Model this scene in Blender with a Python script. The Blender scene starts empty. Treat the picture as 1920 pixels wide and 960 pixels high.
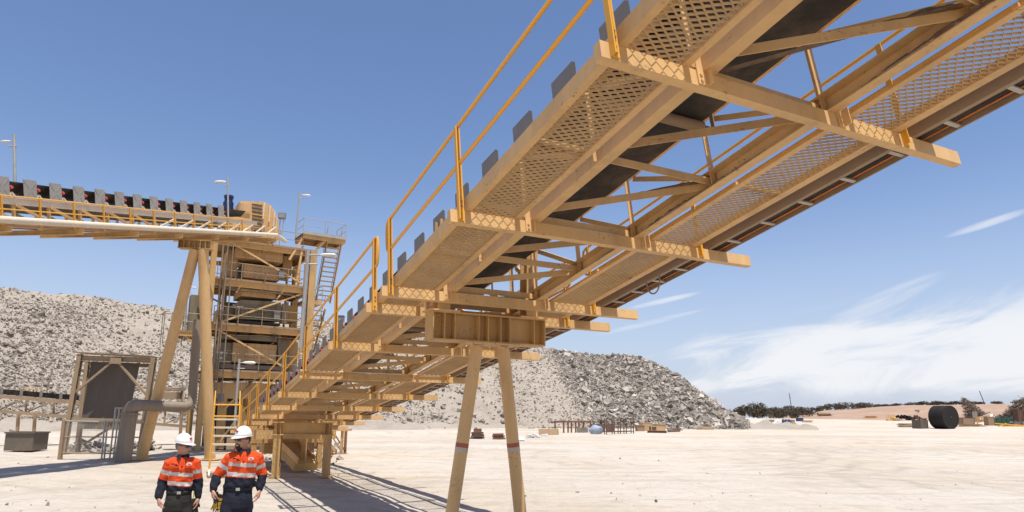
import bpy, math, random
import numpy as np
from mathutils import Vector as V, Matrix, noise

random.seed(7)
R = math.radians
scn = bpy.context.scene
COL = scn.collection

# ---------------------------------------------------------------- camera
H = 2.12                                   # eye height over the yard
PITCH, ROLL = R(9.845), R(0.54)
FPX, CX, CY = 1267.7, 960.0, 559.0         # focal length and principal point of the 1920 x 960 photograph
fw = V((0, math.cos(PITCH), math.sin(PITCH)))
up0 = V((0, -math.sin(PITCH), math.cos(PITCH)))
rt0 = V((1, 0, 0))
rt = math.cos(ROLL) * rt0 + math.sin(ROLL) * up0
up = -math.sin(ROLL) * rt0 + math.cos(ROLL) * up0
cam = bpy.data.cameras.new('camera')
camo = bpy.data.objects.new('camera', cam)
COL.objects.link(camo)
m = Matrix((rt, up, -fw)).transposed().to_4x4()
m.translation = V((0, 0, H))
camo.matrix_world = m
cam.sensor_width = 36
cam.lens = FPX / 1920 * 36
cam.shift_y = (CY - 480) / 1920
cam.clip_start = 0.1
cam.clip_end = 6000
scn.camera = camo

# ---------------------------------------------------------------- world and sun
SUN_EL, SUN_AZ = R(74.5), math.atan2(0.47, -0.88)   # azimuth measured clockwise from +Y; the sun is behind the camera, to the right
w = bpy.data.worlds.new('World')
scn.world = w
w.use_nodes = True
nt = w.node_tree
nt.nodes.clear()
N = nt.nodes.new
out = N('ShaderNodeOutputWorld')
bg = N('ShaderNodeBackground')
bg.inputs['Strength'].default_value = 0.105
sky = N('ShaderNodeTexSky')
sky.sky_type = 'NISHITA'
sky.sun_disc = False
sky.sun_elevation = SUN_EL
sky.sun_rotation = SUN_AZ
sky.altitude = 300
sky.air_density = 1.0
sky.dust_density = 0.7
sky.ozone_density = 1.0
L = nt.links.new
tc = N('ShaderNodeTexCoord')
sep = N('ShaderNodeSeparateXYZ')
L(tc.outputs['Generated'], sep.inputs[0])

def mth(op, a, b=None, c=None, tree=None):
    t = tree or nt
    n = t.nodes.new('ShaderNodeMath')
    n.operation = op
    for i, x in enumerate((a, b, c)):
        if x is None:
            continue
        if isinstance(x, (int, float)):
            n.inputs[i].default_value = x
        else:
            t.links.new(x, n.inputs[i])
    return n.outputs[0]

def sstep(x, a, b, tree=None):
    t = tree or nt
    n = t.nodes.new('ShaderNodeMapRange')
    n.interpolation_type = 'SMOOTHSTEP'
    t.links.new(x, n.inputs[0])
    n.inputs[1].default_value = a
    n.inputs[2].default_value = b
    return n.outputs[0]

az = mth('ARCTAN2', sep.outputs[0], sep.outputs[1])
el = mth('ARCSINE', sep.outputs[2])
# cirrus: noise in azimuth / elevation, drawn out along rising streaks
sx = mth('ADD', az, mth('MULTIPLY', el, 0.9))
sy = mth('SUBTRACT', el, mth('MULTIPLY', az, 0.22))
cmb = N('ShaderNodeCombineXYZ')
L(mth('MULTIPLY', sx, 3.2), cmb.inputs[0])
L(mth('MULTIPLY', sy, 17.0), cmb.inputs[1])
n1 = N('ShaderNodeTexNoise')
n1.inputs['Scale'].default_value = 1.0
n1.inputs['Detail'].default_value = 9
n1.inputs['Roughness'].default_value = 0.60
n1.inputs['Distortion'].default_value = 0.9
L(cmb.outputs[0], n1.inputs['Vector'])
top = mth('ADD', mth('MULTIPLY', sstep(az, 0.08, 0.42), 0.085), 0.062)     # upper edge of the cloud bank climbs to the right
band = mth('MULTIPLY', sstep(mth('SUBTRACT', top, el), -0.030, 0.035), sstep(el, 0.012, 0.045))
band = mth('MULTIPLY', band, sstep(az, 0.03, 0.17))
n2 = N('ShaderNodeTexNoise')
n2.inputs['Scale'].default_value = 0.55
n2.inputs['Detail'].default_value = 5
L(cmb.outputs[0], n2.inputs['Vector'])
dens = mth('ADD', mth('MULTIPLY', n1.outputs[0], 0.75), mth('MULTIPLY', n2.outputs[0], 0.35))
cl = mth('MULTIPLY', band, sstep(mth('ADD', dens, mth('MULTIPLY', band, 0.09)), 0.52, 0.72))
def streak(a0, e0, ln, wd, slope):
    da = mth('SUBTRACT', az, a0)
    de = mth('SUBTRACT', mth('SUBTRACT', el, e0), mth('MULTIPLY', da, slope))
    q = mth('ADD', mth('POWER', mth('ABSOLUTE', mth('DIVIDE', da, ln)), 2.0), mth('POWER', mth('ABSOLUTE', mth('DIVIDE', de, wd)), 2.0))
    return mth('MULTIPLY', mth('SUBTRACT', 1.0, sstep(q, 0.0, 1.0)), sstep(n1.outputs[0], 0.30, 0.62))
for s in ((0.225, 0.166, 0.06, 0.005, 0.20), (0.20, 0.134, 0.09, 0.005, 0.22), (0.63, 0.236, 0.055, 0.006, 0.22), (0.50, 0.148, 0.09, 0.016, 0.40)):
    cl = mth('MAXIMUM', cl, mth('MULTIPLY', streak(*s), 0.75))
mixc = N('ShaderNodeMixRGB')
mixc.inputs[2].default_value = (7.4, 7.4, 7.5, 1)
L(mth('MULTIPLY', cl, 0.80), mixc.inputs[0])
hs = N('ShaderNodeHueSaturation')
hs.inputs['Saturation'].default_value = 1.10
hs.inputs['Value'].default_value = 1.18
L(sky.outputs[0], hs.inputs['Color'])
hz = N('ShaderNodeMixRGB')            # dry dust haze low in the sky
hz.inputs[2].default_value = (4.1, 4.75, 6.1, 1)
L(mth('MULTIPLY', mth('SUBTRACT', 1.0, sstep(el, -0.03, 0.36)), 0.85), hz.inputs[0])
tn = N('ShaderNodeMixRGB')
tn.blend_type = 'MULTIPLY'
tn.inputs[0].default_value = 1.0
tn.inputs[2].default_value = (1.03, .955, 1.0, 1)
L(hs.outputs[0], tn.inputs[1])
L(tn.outputs[0], hz.inputs[1])
L(hz.outputs[0], mixc.inputs[1])
L(mixc.outputs[0], bg.inputs['Color'])
L(bg.outputs[0], out.inputs['Surface'])

sun = bpy.data.lights.new('sun', 'SUN')
sun.energy = 4.8
sun.angle = R(0.53)
sun.color = (1.0, 0.96, 0.89)
suno = bpy.data.objects.new('sun', sun)
COL.objects.link(suno)
sd = V((math.sin(SUN_AZ) * math.cos(SUN_EL), math.cos(SUN_AZ) * math.cos(SUN_EL), math.sin(SUN_EL)))
suno.rotation_euler = sd.to_track_quat('Z', 'Y').to_euler()
suno.location = (20, -20, 60)

vs = scn.view_settings
vs.view_transform = 'Standard'
vs.look = 'None'
vs.exposure = 0.3
vs.gamma = 1.0
vs.use_curve_mapping = False
scn.cycles.max_bounces = 8
scn.cycles.diffuse_bounces = 5

# ---------------------------------------------------------------- placing by the photograph's rays
def ray(px, py):
    return fw + rt * ((px - CX) / FPX) - up * ((py - CY) / FPX)

def P(px, py, Y):
    r = ray(px, py)
    return V((0, 0, H)) + r * (Y / r.y)

def G(px, py, z=0.0):
    r = ray(px, py)
    return V((0, 0, H)) + r * ((z - H) / r.z)

# ---------------------------------------------------------------- materials
def mat(name, col, rough=0.7, metal=0.0, dirt=None, dscale=3.0, damt=0.5, bump=0.0, bscale=40.0, streaky=False, spec=0.35, fine=0.12, specks=0.0):
    mt = bpy.data.materials.new(name)
    mt.use_nodes = True
    t = mt.node_tree
    b = t.nodes['Principled BSDF']
    b.inputs['Roughness'].default_value = rough
    b.inputs['Metallic'].default_value = metal
    b.inputs['Specular IOR Level'].default_value = spec
    c4 = (*col, 1)
    tcn = t.nodes.new('ShaderNodeTexCoord')
    src = tcn.outputs['Object']
    if streaky:
        mp = t.nodes.new('ShaderNodeMapping')
        mp.inputs['Scale'].default_value = (1, 1, 0.22)
        t.links.new(src, mp.inputs[0])
        src = mp.outputs[0]
    d = dirt or tuple(x * 0.6 for x in col)
    nz = t.nodes.new('ShaderNodeTexNoise')
    nz.inputs['Scale'].default_value = dscale
    nz.inputs['Detail'].default_value = 8
    nz.inputs['Roughness'].default_value = 0.68
    t.links.new(src, nz.inputs['Vector'])
    f = mth('MULTIPLY', sstep(nz.outputs[0], 0.42, 0.72, t), damt, tree=t)
    mx = t.nodes.new('ShaderNodeMixRGB')
    mx.inputs[1].default_value = c4
    mx.inputs[2].default_value = (*d, 1)
    t.links.new(f, mx.inputs[0])
    nz2 = t.nodes.new('ShaderNodeTexNoise')
    nz2.inputs['Scale'].default_value = dscale * 9
    nz2.inputs['Detail'].default_value = 5
    t.links.new(src, nz2.inputs['Vector'])
    m2 = t.nodes.new('ShaderNodeMixRGB')
    m2.blend_type = 'MULTIPLY'
    m2.inputs[0].default_value = 1.0
    g = mth('ADD', mth('MULTIPLY', nz2.outputs[0], 2 * fine, tree=t), 1 - fine, tree=t)
    t.links.new(mx.outputs[0], m2.inputs[1])
    t.links.new(g, m2.inputs[2])
    colo = m2.outputs[0]
    if specks:
        na = t.nodes.new('ShaderNodeTexNoise')
        na.inputs['Scale'].default_value = 26
        na.inputs['Detail'].default_value = 4
        t.links.new(tcn.outputs['Object'], na.inputs['Vector'])
        nb_ = t.nodes.new('ShaderNodeTexNoise')
        nb_.inputs['Scale'].default_value = 1.7
        nb_.inputs['Detail'].default_value = 3
        t.links.new(tcn.outputs['Object'], nb_.inputs['Vector'])
        fs = mth('MULTIPLY', mth('MULTIPLY', sstep(na.outputs[0], .60, .68, t), sstep(nb_.outputs[0], .50, .62, t), tree=t), specks, tree=t)
        m3 = t.nodes.new('ShaderNodeMixRGB')
        m3.inputs[2].default_value = (.20, .12, .06, 1)
        t.links.new(fs, m3.inputs[0])
        t.links.new(colo, m3.inputs[1])
        colo = m3.outputs[0]
    t.links.new(colo, b.inputs['Base Color'])
    if bump:
        nb = t.nodes.new('ShaderNodeTexNoise')
        nb.inputs['Scale'].default_value = bscale
        nb.inputs['Detail'].default_value = 6
        t.links.new(tcn.outputs['Object'], nb.inputs['Vector'])
        bp = t.nodes.new('ShaderNodeBump')
        bp.inputs['Strength'].default_value = bump
        bp.inputs['Distance'].default_value = 0.02
        t.links.new(nb.outputs[0], bp.inputs['Height'])
        t.links.new(bp.outputs[0], b.inputs['Normal'])
    return mt

M = {}
M['tan'] = mat('tan_painted_steel', (0.635, 0.40, 0.175), 0.55, dirt=(0.43, 0.265, 0.12), dscale=1.1, damt=0.8, streaky=True, specks=0.75)
M['mesh'] = mat('expanded_mesh_steel', (0.48, 0.31, 0.145), 0.65, dirt=(0.36, 0.24, 0.125), dscale=1.5, damt=0.7)
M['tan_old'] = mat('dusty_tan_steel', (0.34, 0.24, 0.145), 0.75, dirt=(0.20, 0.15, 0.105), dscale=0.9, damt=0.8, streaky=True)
M['ochre'] = mat('ochre_painted_steel', (0.54, 0.33, 0.125), 0.6, dirt=(0.31, 0.21, 0.12), dscale=1.0, damt=0.85, streaky=True, specks=0.8)
M['yellow'] = mat('safety_yellow_paint', (0.74, 0.36, 0.03), 0.42, dirt=(0.62, 0.36, 0.10), dscale=1.0, damt=0.45, spec=0.5, fine=0.04)
M['pale'] = mat('pale_cream_steel', (0.66, 0.56, 0.42), 0.6, dirt=(0.50, 0.40, 0.28), dscale=1.5, damt=0.5)
M['galv'] = mat('galvanised_steel', (0.42, 0.40, 0.36), 0.5, 0.35, dirt=(0.30, 0.26, 0.22), dscale=2.5)
M['railb'] = mat('dusty_brown_rail_steel', (0.30, 0.235, 0.16), 0.65, dirt=(0.22, 0.165, 0.11), dscale=2.5)
M['guard'] = mat('grey_guard_sheet', (0.21, 0.195, 0.18), 0.6, 0.2, dirt=(0.28, 0.245, 0.205), dscale=4)
M['guard_sunlit'] = mat('sunlit_grey_guard_sheet', (0.37, 0.345, 0.30), 0.6, 0.1, dirt=(0.28, 0.25, 0.21), dscale=2)  # paler copy of the guard grey, with sunlight put into the colour
M['belt'] = mat('black_rubber', (0.035, 0.032, 0.030), 0.75, dirt=(0.13, 0.10, 0.075), dscale=2.0, damt=0.8)
M['red'] = mat('red_idler_paint', (0.42, 0.05, 0.05), 0.5, dirt=(0.3, 0.12, 0.09))
M['trayb'] = mat('brown_tray_steel', (0.32, 0.215, 0.125), 0.65, dirt=(0.22, 0.16, 0.11))
M['cable'] = mat('orange_cable_sheath', (0.62, 0.18, 0.04), 0.5)
M['dark'] = mat('dark_grime', (0.07, 0.06, 0.05), 0.8, dirt=(0.14, 0.11, 0.08))
M['soil'] = mat('damp_spillage_soil', (0.20, 0.13, 0.085), 0.95, dirt=(0.10, 0.07, 0.05), dscale=9, damt=0.9, bump=0.6)
M['curtain'] = mat('grey_rubber_sheet', (0.115, 0.095, 0.08), 0.8, dirt=(0.17, 0.14, 0.11), dscale=0.8, damt=0.8, streaky=True)
M['duct'] = mat('dusty_grey_duct', (0.235, 0.185, 0.135), 0.75, dirt=(0.31, 0.25, 0.185), dscale=1.1, damt=0.7, streaky=True)
M['olive'] = mat('olive_machine_paint', (0.235, 0.195, 0.125), 0.7, dirt=(0.12, 0.085, 0.055), dscale=1.2, damt=0.9, streaky=True)
M['ribp'] = mat('tan_ribbed_panel_paint', (0.56, 0.355, 0.165), 0.65, dirt=(0.30, 0.20, 0.115), dscale=1.2, damt=0.8, streaky=True)
M['bluem'] = mat('blue_motor_paint', (0.012, 0.03, 0.10), 0.45)
M['lampw'] = mat('white_lamp_housing', (0.70, 0.68, 0.62), 0.4)
M['glass'] = mat('floodlight_glass', (0.35, 0.34, 0.30), 0.15, 0.3)
M['concrete'] = mat('stained_concrete', (0.25, 0.22, 0.18), 0.9, dirt=(0.15, 0.12, 0.09), dscale=1.6, damt=0.8)
M['binsteel'] = mat('weathered_bin_steel', (0.13, 0.105, 0.08), 0.7, dirt=(0.20, 0.155, 0.11), dscale=1.2)
M['rust'] = mat('rusty_steel', (0.20, 0.095, 0.055), 0.85, dirt=(0.11, 0.06, 0.04), dscale=2)
M['rustdk'] = mat('dark_rusted_steel', (0.13, 0.075, 0.05), 0.85, dirt=(0.07, 0.05, 0.04), dscale=2)
M['drum'] = mat('black_drum_steel', (0.014, 0.011, 0.010), 0.75, 0.0, dirt=(0.030, 0.022, 0.018), dscale=0.5)
M['wood'] = mat('grey_timber', (0.33, 0.22, 0.13), 0.9, dirt=(0.20, 0.14, 0.09), dscale=5)
M['woodn'] = mat('pale_timber', (0.52, 0.36, 0.20), 0.85, dirt=(0.38, 0.25, 0.14), dscale=5)
M['green'] = mat('green_tank_paint', (0.03, 0.10, 0.06), 0.6)
M['bluep'] = mat('blue_drum_plastic', (0.03, 0.06, 0.17), 0.5)
M['white'] = mat('white_sheet', (0.72, 0.70, 0.66), 0.6, fine=0.05)
M['bluetarp'] = mat('pale_blue_tarp', (0.30, 0.36, 0.44), 0.6)
M['redband'] = mat('red_marker_band', (0.38, 0.085, 0.06), 0.6, dirt=(.42, .22, .12), dscale=9)
M['whiteband'] = mat('white_marker_band', (0.52, 0.44, 0.33), 0.6)
M['pole'] = mat('dark_power_pole_wood', (0.09, 0.09, 0.085), 0.9)
M['bark'] = mat('grey_bark', (0.16, 0.12, 0.09), 0.95)

# ---------------------------------------------------------------- mesh builder
class MB:
    def __init__(s):
        s.v, s.f = [], []

    def add(s, vs_, fs):
        o = len(s.v)
        s.v += [tuple(p) for p in vs_]
        s.f += [tuple(i + o for i in q) for q in fs]

    def hexa(s, a, b):
        """prism between two equal point loops, capped"""
        n = len(a)
        fs = [(i, (i + 1) % n, n + (i + 1) % n, n + i) for i in range(n)]
        fs += [tuple(range(n - 1, -1, -1)), tuple(range(n, 2 * n))]
        s.add(list(a) + list(b), fs)

    def loops(s, rings, cap=True):
        n = len(rings[0])
        vs_ = [p for r_ in rings for p in r_]
        fs = []
        for k in range(len(rings) - 1):
            for i in range(n):
                fs.append((k * n + i, k * n + (i + 1) % n, (k + 1) * n + (i + 1) % n, (k + 1) * n + i))
        if cap:
            fs.append(tuple(range(n - 1, -1, -1)))
            fs.append(tuple(range((len(rings) - 1) * n, len(rings) * n)))
        s.add(vs_, fs)

    def beam(s, p, q, w_, h_, upv=(0, 0, 1)):
        p, q = V(p), V(q)
        t = (q - p).normalized()
        u_ = V(upv)
        u_ = (u_ - t * u_.dot(t))
        if u_.length < 1e-4:
            u_ = V((1, 0, 0)) - t * t.x
        u_.normalize()
        r_ = t.cross(u_)
        c = [r_ * (-w_ / 2) + u_ * (-h_ / 2), r_ * (w_ / 2) + u_ * (-h_ / 2), r_ * (w_ / 2) + u_ * (h_ / 2), r_ * (-w_ / 2) + u_ * (h_ / 2)]
        s.hexa([p + x for x in c], [q + x for x in c])

    def sect(s, p, q, prof, upv=(0, 0, 1)):
        """sweep a 2-D outline (right, up) from p to q"""
        p, q = V(p), V(q)
        t = (q - p).normalized()
        u_ = V(upv)
        u_ = (u_ - t * u_.dot(t))
        if u_.length < 1e-4:
            u_ = V((1, 0, 0)) - t * t.x
        u_.normalize()
        r_ = t.cross(u_)
        s.hexa([p + r_ * a + u_ * b for a, b in prof], [q + r_ * a + u_ * b for a, b in prof])

    def ibeam(s, p, q, w_, h_, tf=0.02, tw=0.014, upv=(0, 0, 1)):
        a, b = w_ / 2, h_ / 2
        s.sect(p, q, [(-a, -b), (a, -b), (a, -b + tf), (tw, -b + tf), (tw, b - tf), (a, b - tf), (a, b), (-a, b), (-a, b - tf), (-tw, b - tf), (-tw, -b + tf), (-a, -b + tf)], upv)

    def angle(s, p, q, a, t=0.01, upv=(0, 0, 1), flip=False):
        k = -1 if flip else 1
        pr = [(0, 0), (k * a, 0), (k * a, t), (k * t, t), (k * t, a), (0, a)]
        if flip:
            pr = pr[::-1]
        s.sect(p, q, pr, upv)

    def obox(s, c, ax, ay, az_, hx, hy, hz):
        c = V(c)
        pts = []
        for k in (-1, 1):
            for (i, j) in ((-1, -1), (1, -1), (1, 1), (-1, 1)):
                pts.append(c + ax * (i * hx) + ay * (j * hy) + az_ * (k * hz))
        s.hexa(pts[:4], pts[4:])

    def box(s, lo, hi):
        lo, hi = V(lo), V(hi)
        c = (lo + hi) / 2
        h_ = (hi - lo) / 2
        s.obox(c, V((1, 0, 0)), V((0, 1, 0)), V((0, 0, 1)), h_.x, h_.y, h_.z)

    def tube(s, pts, r, n=8, cap=True):
        pts = [V(p) for p in pts]
        rs = r if isinstance(r, (list, tuple)) else [r] * len(pts)
        ref = V((0, 0, 1))
        if abs((pts[-1] - pts[0]).normalized().z) > 0.9:
            ref = V((0.3, 1, 0))
        rings = []
        for k, p in enumerate(pts):
            t = (pts[min(k + 1, len(pts) - 1)] - pts[max(k - 1, 0)]).normalized()
            a = t.cross(ref)
            if a.length < 1e-3:
                a = t.cross(V((1, 0, 0)))
            a.normalize()
            b = a.cross(t)
            rings.append([p + (a * math.cos(2 * math.pi * i / n) + b * math.sin(2 * math.pi * i / n)) * rs[k] for i in range(n)])
        s.loops(rings, cap)

    def ball(s, c, r, n=10, k=6, sc=(1, 1, 1)):
        c = V(c)
        rings = []
        for j in range(k + 1):
            ph = math.pi * (0.02 + 0.96 * j / k)
            rings.append([c + V((math.sin(ph) * math.cos(2 * math.pi * i / n) * r * sc[0], math.sin(ph) * math.sin(2 * math.pi * i / n) * r * sc[1], -math.cos(ph) * r * sc[2])) for i in range(n)])
        s.loops(rings)

    def bolt(s, p, nrm, r=0.014, h_=0.012):
        nrm = V(nrm).normalized()
        s.tube([V(p), V(p) + nrm * h_], r, 6)

    def build(s, name, mtl, parent=None, smooth=False, shadow=True):
        if parent is None:
            a = np.array(s.v)
            o = V(((a[:, 0].min() + a[:, 0].max()) / 2, (a[:, 1].min() + a[:, 1].max()) / 2, a[:, 2].min()))
        else:
            o = ORG[parent.name]
        me = bpy.data.meshes.new(name)
        me.from_pydata([(x - o.x, y - o.y, z - o.z) for x, y, z in s.v], [], s.f)
        for mm in (mtl if isinstance(mtl, list) else [mtl]):
            me.materials.append(mm)
        if smooth:
            me.polygons.foreach_set('use_smooth', [True] * len(me.polygons))
        me.update()
        ob = bpy.data.objects.new(name, me)
        COL.objects.link(ob)
        if parent is None:
            ob.location = o
        else:
            ob.parent = parent
        ORG[ob.name] = o
        return ob

ORG = {}

def tag(o, label=None, cat=None, group=None, kind=None):
    if label: o['label'] = label
    if cat: o['category'] = cat
    if group: o['group'] = group
    if kind: o['kind'] = kind
    return o

def thing(name, loc, label, cat, group=None):
    o = bpy.data.objects.new(name, None)
    COL.objects.link(o)
    o.location = loc
    o.empty_display_size = 0.3
    ORG[o.name] = V(loc)
    return tag(o, label, cat, group)

def smooth_by_angle(ob, deg=40):
    me = ob.data
    me.polygons.foreach_set('use_smooth', [True] * len(me.polygons))
    me.set_sharp_from_angle(angle=R(deg))
# ================================================================ the big product conveyor
AZC = R(27.311)
DX = V((math.cos(AZC), math.sin(AZC), 0))          # across the conveyor, left to right
HX = V((-math.sin(AZC), math.cos(AZC), 0))         # along it, downhill and away
UZ = V((0, 0, 1))
W = 4.5
ST = [(-1.067, .598, .928), (-.430, .598, .812), (.207, .598, .696), (.843, .598, .581), (1.479, .596, .464), (2.047, .599, .368), (2.232, .601, .340),
      (2.819, .608, .263), (3.501, .615, .174), (4.196, .628, .093), (4.917, .641, .021), (5.471, .643, -.042), (6.02, .648, -.098), (6.62, .652, -.150), (7.20, .655, -.195)]
OC = [DX * (a[1] * W) + HX * (a[0] * W) + UZ * (a[2] * W + H) for a in ST]
NS = len(ST)
iA, iB, iC, iD, iE, iF, iG, iH, iI, iJ, iK, iL = range(3, 15)

def tang(i):
    k = int(math.floor(i))
    if abs(i - round(i)) < 1e-6:
        k = int(round(i))
        a, b = max(k - 1, 0), min(k + 1, NS - 1)
    else:
        a, b = k, k + 1
    t = OC[b] - OC[a]
    t = t - DX * t.dot(DX)
    return t.normalized()

def C(i, u, v, wo=0.0):
    """point on the conveyor: station, metres across, metres above the transom's underside, metres downhill"""
    k = min(int(math.floor(i)), NS - 2)
    f = i - k
    o = OC[k] * (1 - f) + OC[k + 1] * f
    t = tang(i)
    n = DX.cross(t)
    if n.z < 0:
        n = -n
    return o + DX * u + n * v + t * wo

def Nn(i):
    n = DX.cross(tang(i))
    return n if n.z > 0 else -n

def nodes(i0, i1, half=False):
    xs = [i0]
    k = math.floor(i0 * (2 if half else 1)) + 1
    while k / (2 if half else 1) < i1 - 1e-6:
        xs.append(k / (2 if half else 1))
        k += 1
    xs.append(i1)
    return xs

def sweep(mb, prof, i0, i1):
    mb.loops([[C(i, u, v) for u, v in prof] for i in nodes(i0, i1)])

def chan(u0, v0, dep, fl, t=0.009):
    """channel outline: web at u0, flanges reaching to u0 + fl"""
    k = 1 if fl > 0 else -1
    p = [(u0, v0), (u0 + fl, v0), (u0 + fl, v0 + t), (u0 + k * t, v0 + t), (u0 + k * t, v0 + dep - t), (u0 + fl, v0 + dep - t), (u0 + fl, v0 + dep), (u0, v0 + dep)]
    return p

def rect(u0, u1, v0, v1):
    return [(u0, v0), (u1, v0), (u1, v1), (u0, v1)]

base = V((OC[6].x, OC[6].y, 0))
CONV = thing('belt_conveyor', base, 'long tan inclined belt conveyor with mesh walkways, seen from below overhead', 'conveyor')
I0, I1 = 0, iL

# transoms
for i in range(NS):
    b = MB()
    wd = 4.5
    b.hexa([C(i, 0, 0, 0), C(i, 0, .15, 0), C(i, 0, .15, .01), C(i, 0, 0, .01)], [C(i, wd, 0, 0), C(i, wd, .15, 0), C(i, wd, .15, .01), C(i, wd, 0, .01)])
    for v0, v1 in ((0, .011), (.139, .15)):
        b.hexa([C(i, 0, v0, .01), C(i, 0, v1, .01), C(i, 0, v1, .085), C(i, 0, v0, .085)], [C(i, wd, v0, .01), C(i, wd, v1, .01), C(i, wd, v1, .085), C(i, wd, v0, .085)])
    # end plates
    for u in (0.0, wd):
        s_ = -1 if u == 0 else 1
        b.hexa([C(i, u, 0, 0), C(i, u, .15, 0), C(i, u, .15, .085), C(i, u, 0, .085)], [C(i, u + s_ * .008, 0, 0), C(i, u + s_ * .008, .15, 0), C(i, u + s_ * .008, .15, .085), C(i, u + s_ * .008, 0, .085)])
    b.build('transom', M['tan'], CONV)
    # gusset plates carrying the truss chords
    for u0, u1 in ((.93, 1.03), (2.61, 2.70)):
        g = MB()
        g.hexa([C(i, u0, .012, -.012), C(i, u1, .012, -.012), C(i, u1, .33, -.012), C(i, u0, .33, -.012)], [C(i, u0, .012, -.002), C(i, u1, .012, -.002), C(i, u1, .33, -.002), C(i, u0, .33, -.002)])
        if u0 < 2:
            g.hexa([C(i, u1 - .008, .012, -.07), C(i, u1, .012, -.012), C(i, u1, .33, -.012), C(i, u1 - .008, .33, -.07)], [C(i, u1, .012, -.07), C(i, u1 + .008, .012, -.012), C(i, u1 + .008, .33, -.012), C(i, u1, .33, -.07)])
        else:
            g.hexa([C(i, u0 + .06, .012, -.085), C(i, u0 + .07, .012, -.085), C(i, u0 + .07, .18, -.085), C(i, u0 + .06, .18, -.085)], [C(i, u0 + .06, .012, -.012), C(i, u0 + .07, .012, -.012), C(i, u0 + .07, .18, -.012), C(i, u0 + .06, .18, -.012)])
        for vv in (.05, .105):
            g.bolt(C(i, (u0 + u1) / 2 - .015, vv, -.012), -tang(i))
        g.build('gusset_plate', M['tan'], CONV)

# long members
def part(name, mtl, prof, i0=I0, i1=I1):
    b = MB()
    sweep(b, prof, i0, i1)
    return b.build(name, M[mtl], CONV)

part('edge_stringer', 'tan', chan(.165, .152, .15, .075))
part('inner_walkway_angle', 'tan', [(.79, .152), (.86, .152), (.86, .161), (.799, .161), (.799, .23), (.79, .23)])
part('inner_walkway_angle', 'tan', [(2.76, .152), (2.84, .152), (2.84, .23), (2.831, .23), (2.831, .161), (2.76, .161)])
part('edge_angle', 'tan', [(3.42, .152), (3.53, .152), (3.53, .30), (3.521, .30), (3.521, .161), (3.42, .161)])
part('lower_chord', 'tan', chan(1.0, .152, .20, .13, .012))
part('lower_chord', 'tan', chan(2.62, .152, .20, -.12, .012))
part('upper_chord', 'tan', chan(1.0, 1.02, .13, .07))
part('upper_chord', 'tan', chan(2.62, 1.02, .13, -.07))

# return belt and carrying belt
part('return_belt', 'belt', [(1.12, .875), (1.4, .85), (2.1, .85), (2.40, .875), (2.40, .89), (2.1, .865), (1.4, .865), (1.12, .89)])
part('carrying_belt', 'belt', [(1.14, 1.46), (1.5, 1.29), (2.08, 1.29), (2.46, 1.46), (2.46, 1.475), (2.08, 1.305), (1.5, 1.305), (1.14, 1.475)])

# bracing in the floor of the truss, struts and diagonals, and the two side trusses
for k in nodes(I0, I1, True):
    if k >= I1:
        continue
    i = k
    nx = min(k + .5, I1)
    if iC <= k < iD:
        nx = iD
        if k > iC:
            continue
    b = MB()
    b.angle(C(i, 1.06, .30, .10), C(i, 2.60, .30, .10), .09, .009, tuple(-Nn(i)))
    b.build('floor_strut', M['tan'], CONV)
    b = MB()
    b.angle(C(nx, 1.05, .30, -.10), C(i, 2.60, .30, .20), .09, .009, tuple(-Nn(i)))
    b.build('floor_brace', M['tan'], CONV)
    for u in (1.02, 2.585):
        b = MB()
        b.angle(C(i, u, .16, .05), C(i, u, 1.02, .05), .07, .008, tuple(tang(i)))
        b.build('truss_post', M['tan'], CONV)
        b = MB()
        b.angle(C(i, u + .012, .33, .08), C(nx, u + .012, 1.02, -.04), .065, .008, tuple(DX))
        b.build('truss_diagonal', M['tan'], CONV)

# walkway mesh: expanded metal, every strand modelled
def mesh_panel(i, u0, u1, v, row=.037, lw=.118):
    ln = (OC[i + 1] - OC[i]).length + .02
    nr = max(int((ln - .0) / row), 2)
    nu = int(round((u1 - u0) / (lw / 2)))
    du = (u1 - u0) / nu
    a0 = C(i, 0, v, .03)
    t = (OC[i + 1] - OC[i])
    t = (t - DX * t.dot(DX)).normalized()
    n = DX.cross(t)
    n = n if n.z > 0 else -n
    vs_, fs = [], []
    hw, th = .0036, .0052
    cs = [(-hw + .0035, -th), (hw + .0035, -th), (hw - .0035, th), (-hw - .0035, th)]   # strands stand up towards the sun, broadside to the camera
    for k in range(nr):
        c = (k + .5) * row
        for j in range(nu + 1):
            s_ = .5 if (j + k) % 2 == 0 else -.5
            ww = c + s_ * row * .78
            p = a0 + DX * (u0 + j * du) + t * ww
            for a, h_ in cs:
                vs_.append(tuple(p + t * a + n * (h_ * 1.6)))
        o = k * (nu + 1) * 4
        for j in range(nu):
            for q in range(4):
                fs.append((o + j * 4 + q, o + j * 4 + (q + 1) % 4, o + (j + 1) * 4 + (q + 1) % 4, o + (j + 1) * 4 + q))
    b = MB()
    b.v, b.f = vs_, fs
    return b.build('walkway_mesh', M['mesh'], CONV)

for i in range(1, NS - 1):
    mesh_panel(i, .18, .80, .176)
    mesh_panel(i, 2.835, 3.47, .176)
    # a bearer bar under the mesh half way
    for u0, u1 in ((.18, .84), (2.80, 3.50)):
        if i in (iC,):
            continue
        b = MB()
        b.beam(C(i + .5, u0, .215), C(i + .5, u1, .215), .05, .04, tuple(Nn(i + .5)))
        b.build('mesh_bearer', M['tan'], CONV)

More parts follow.
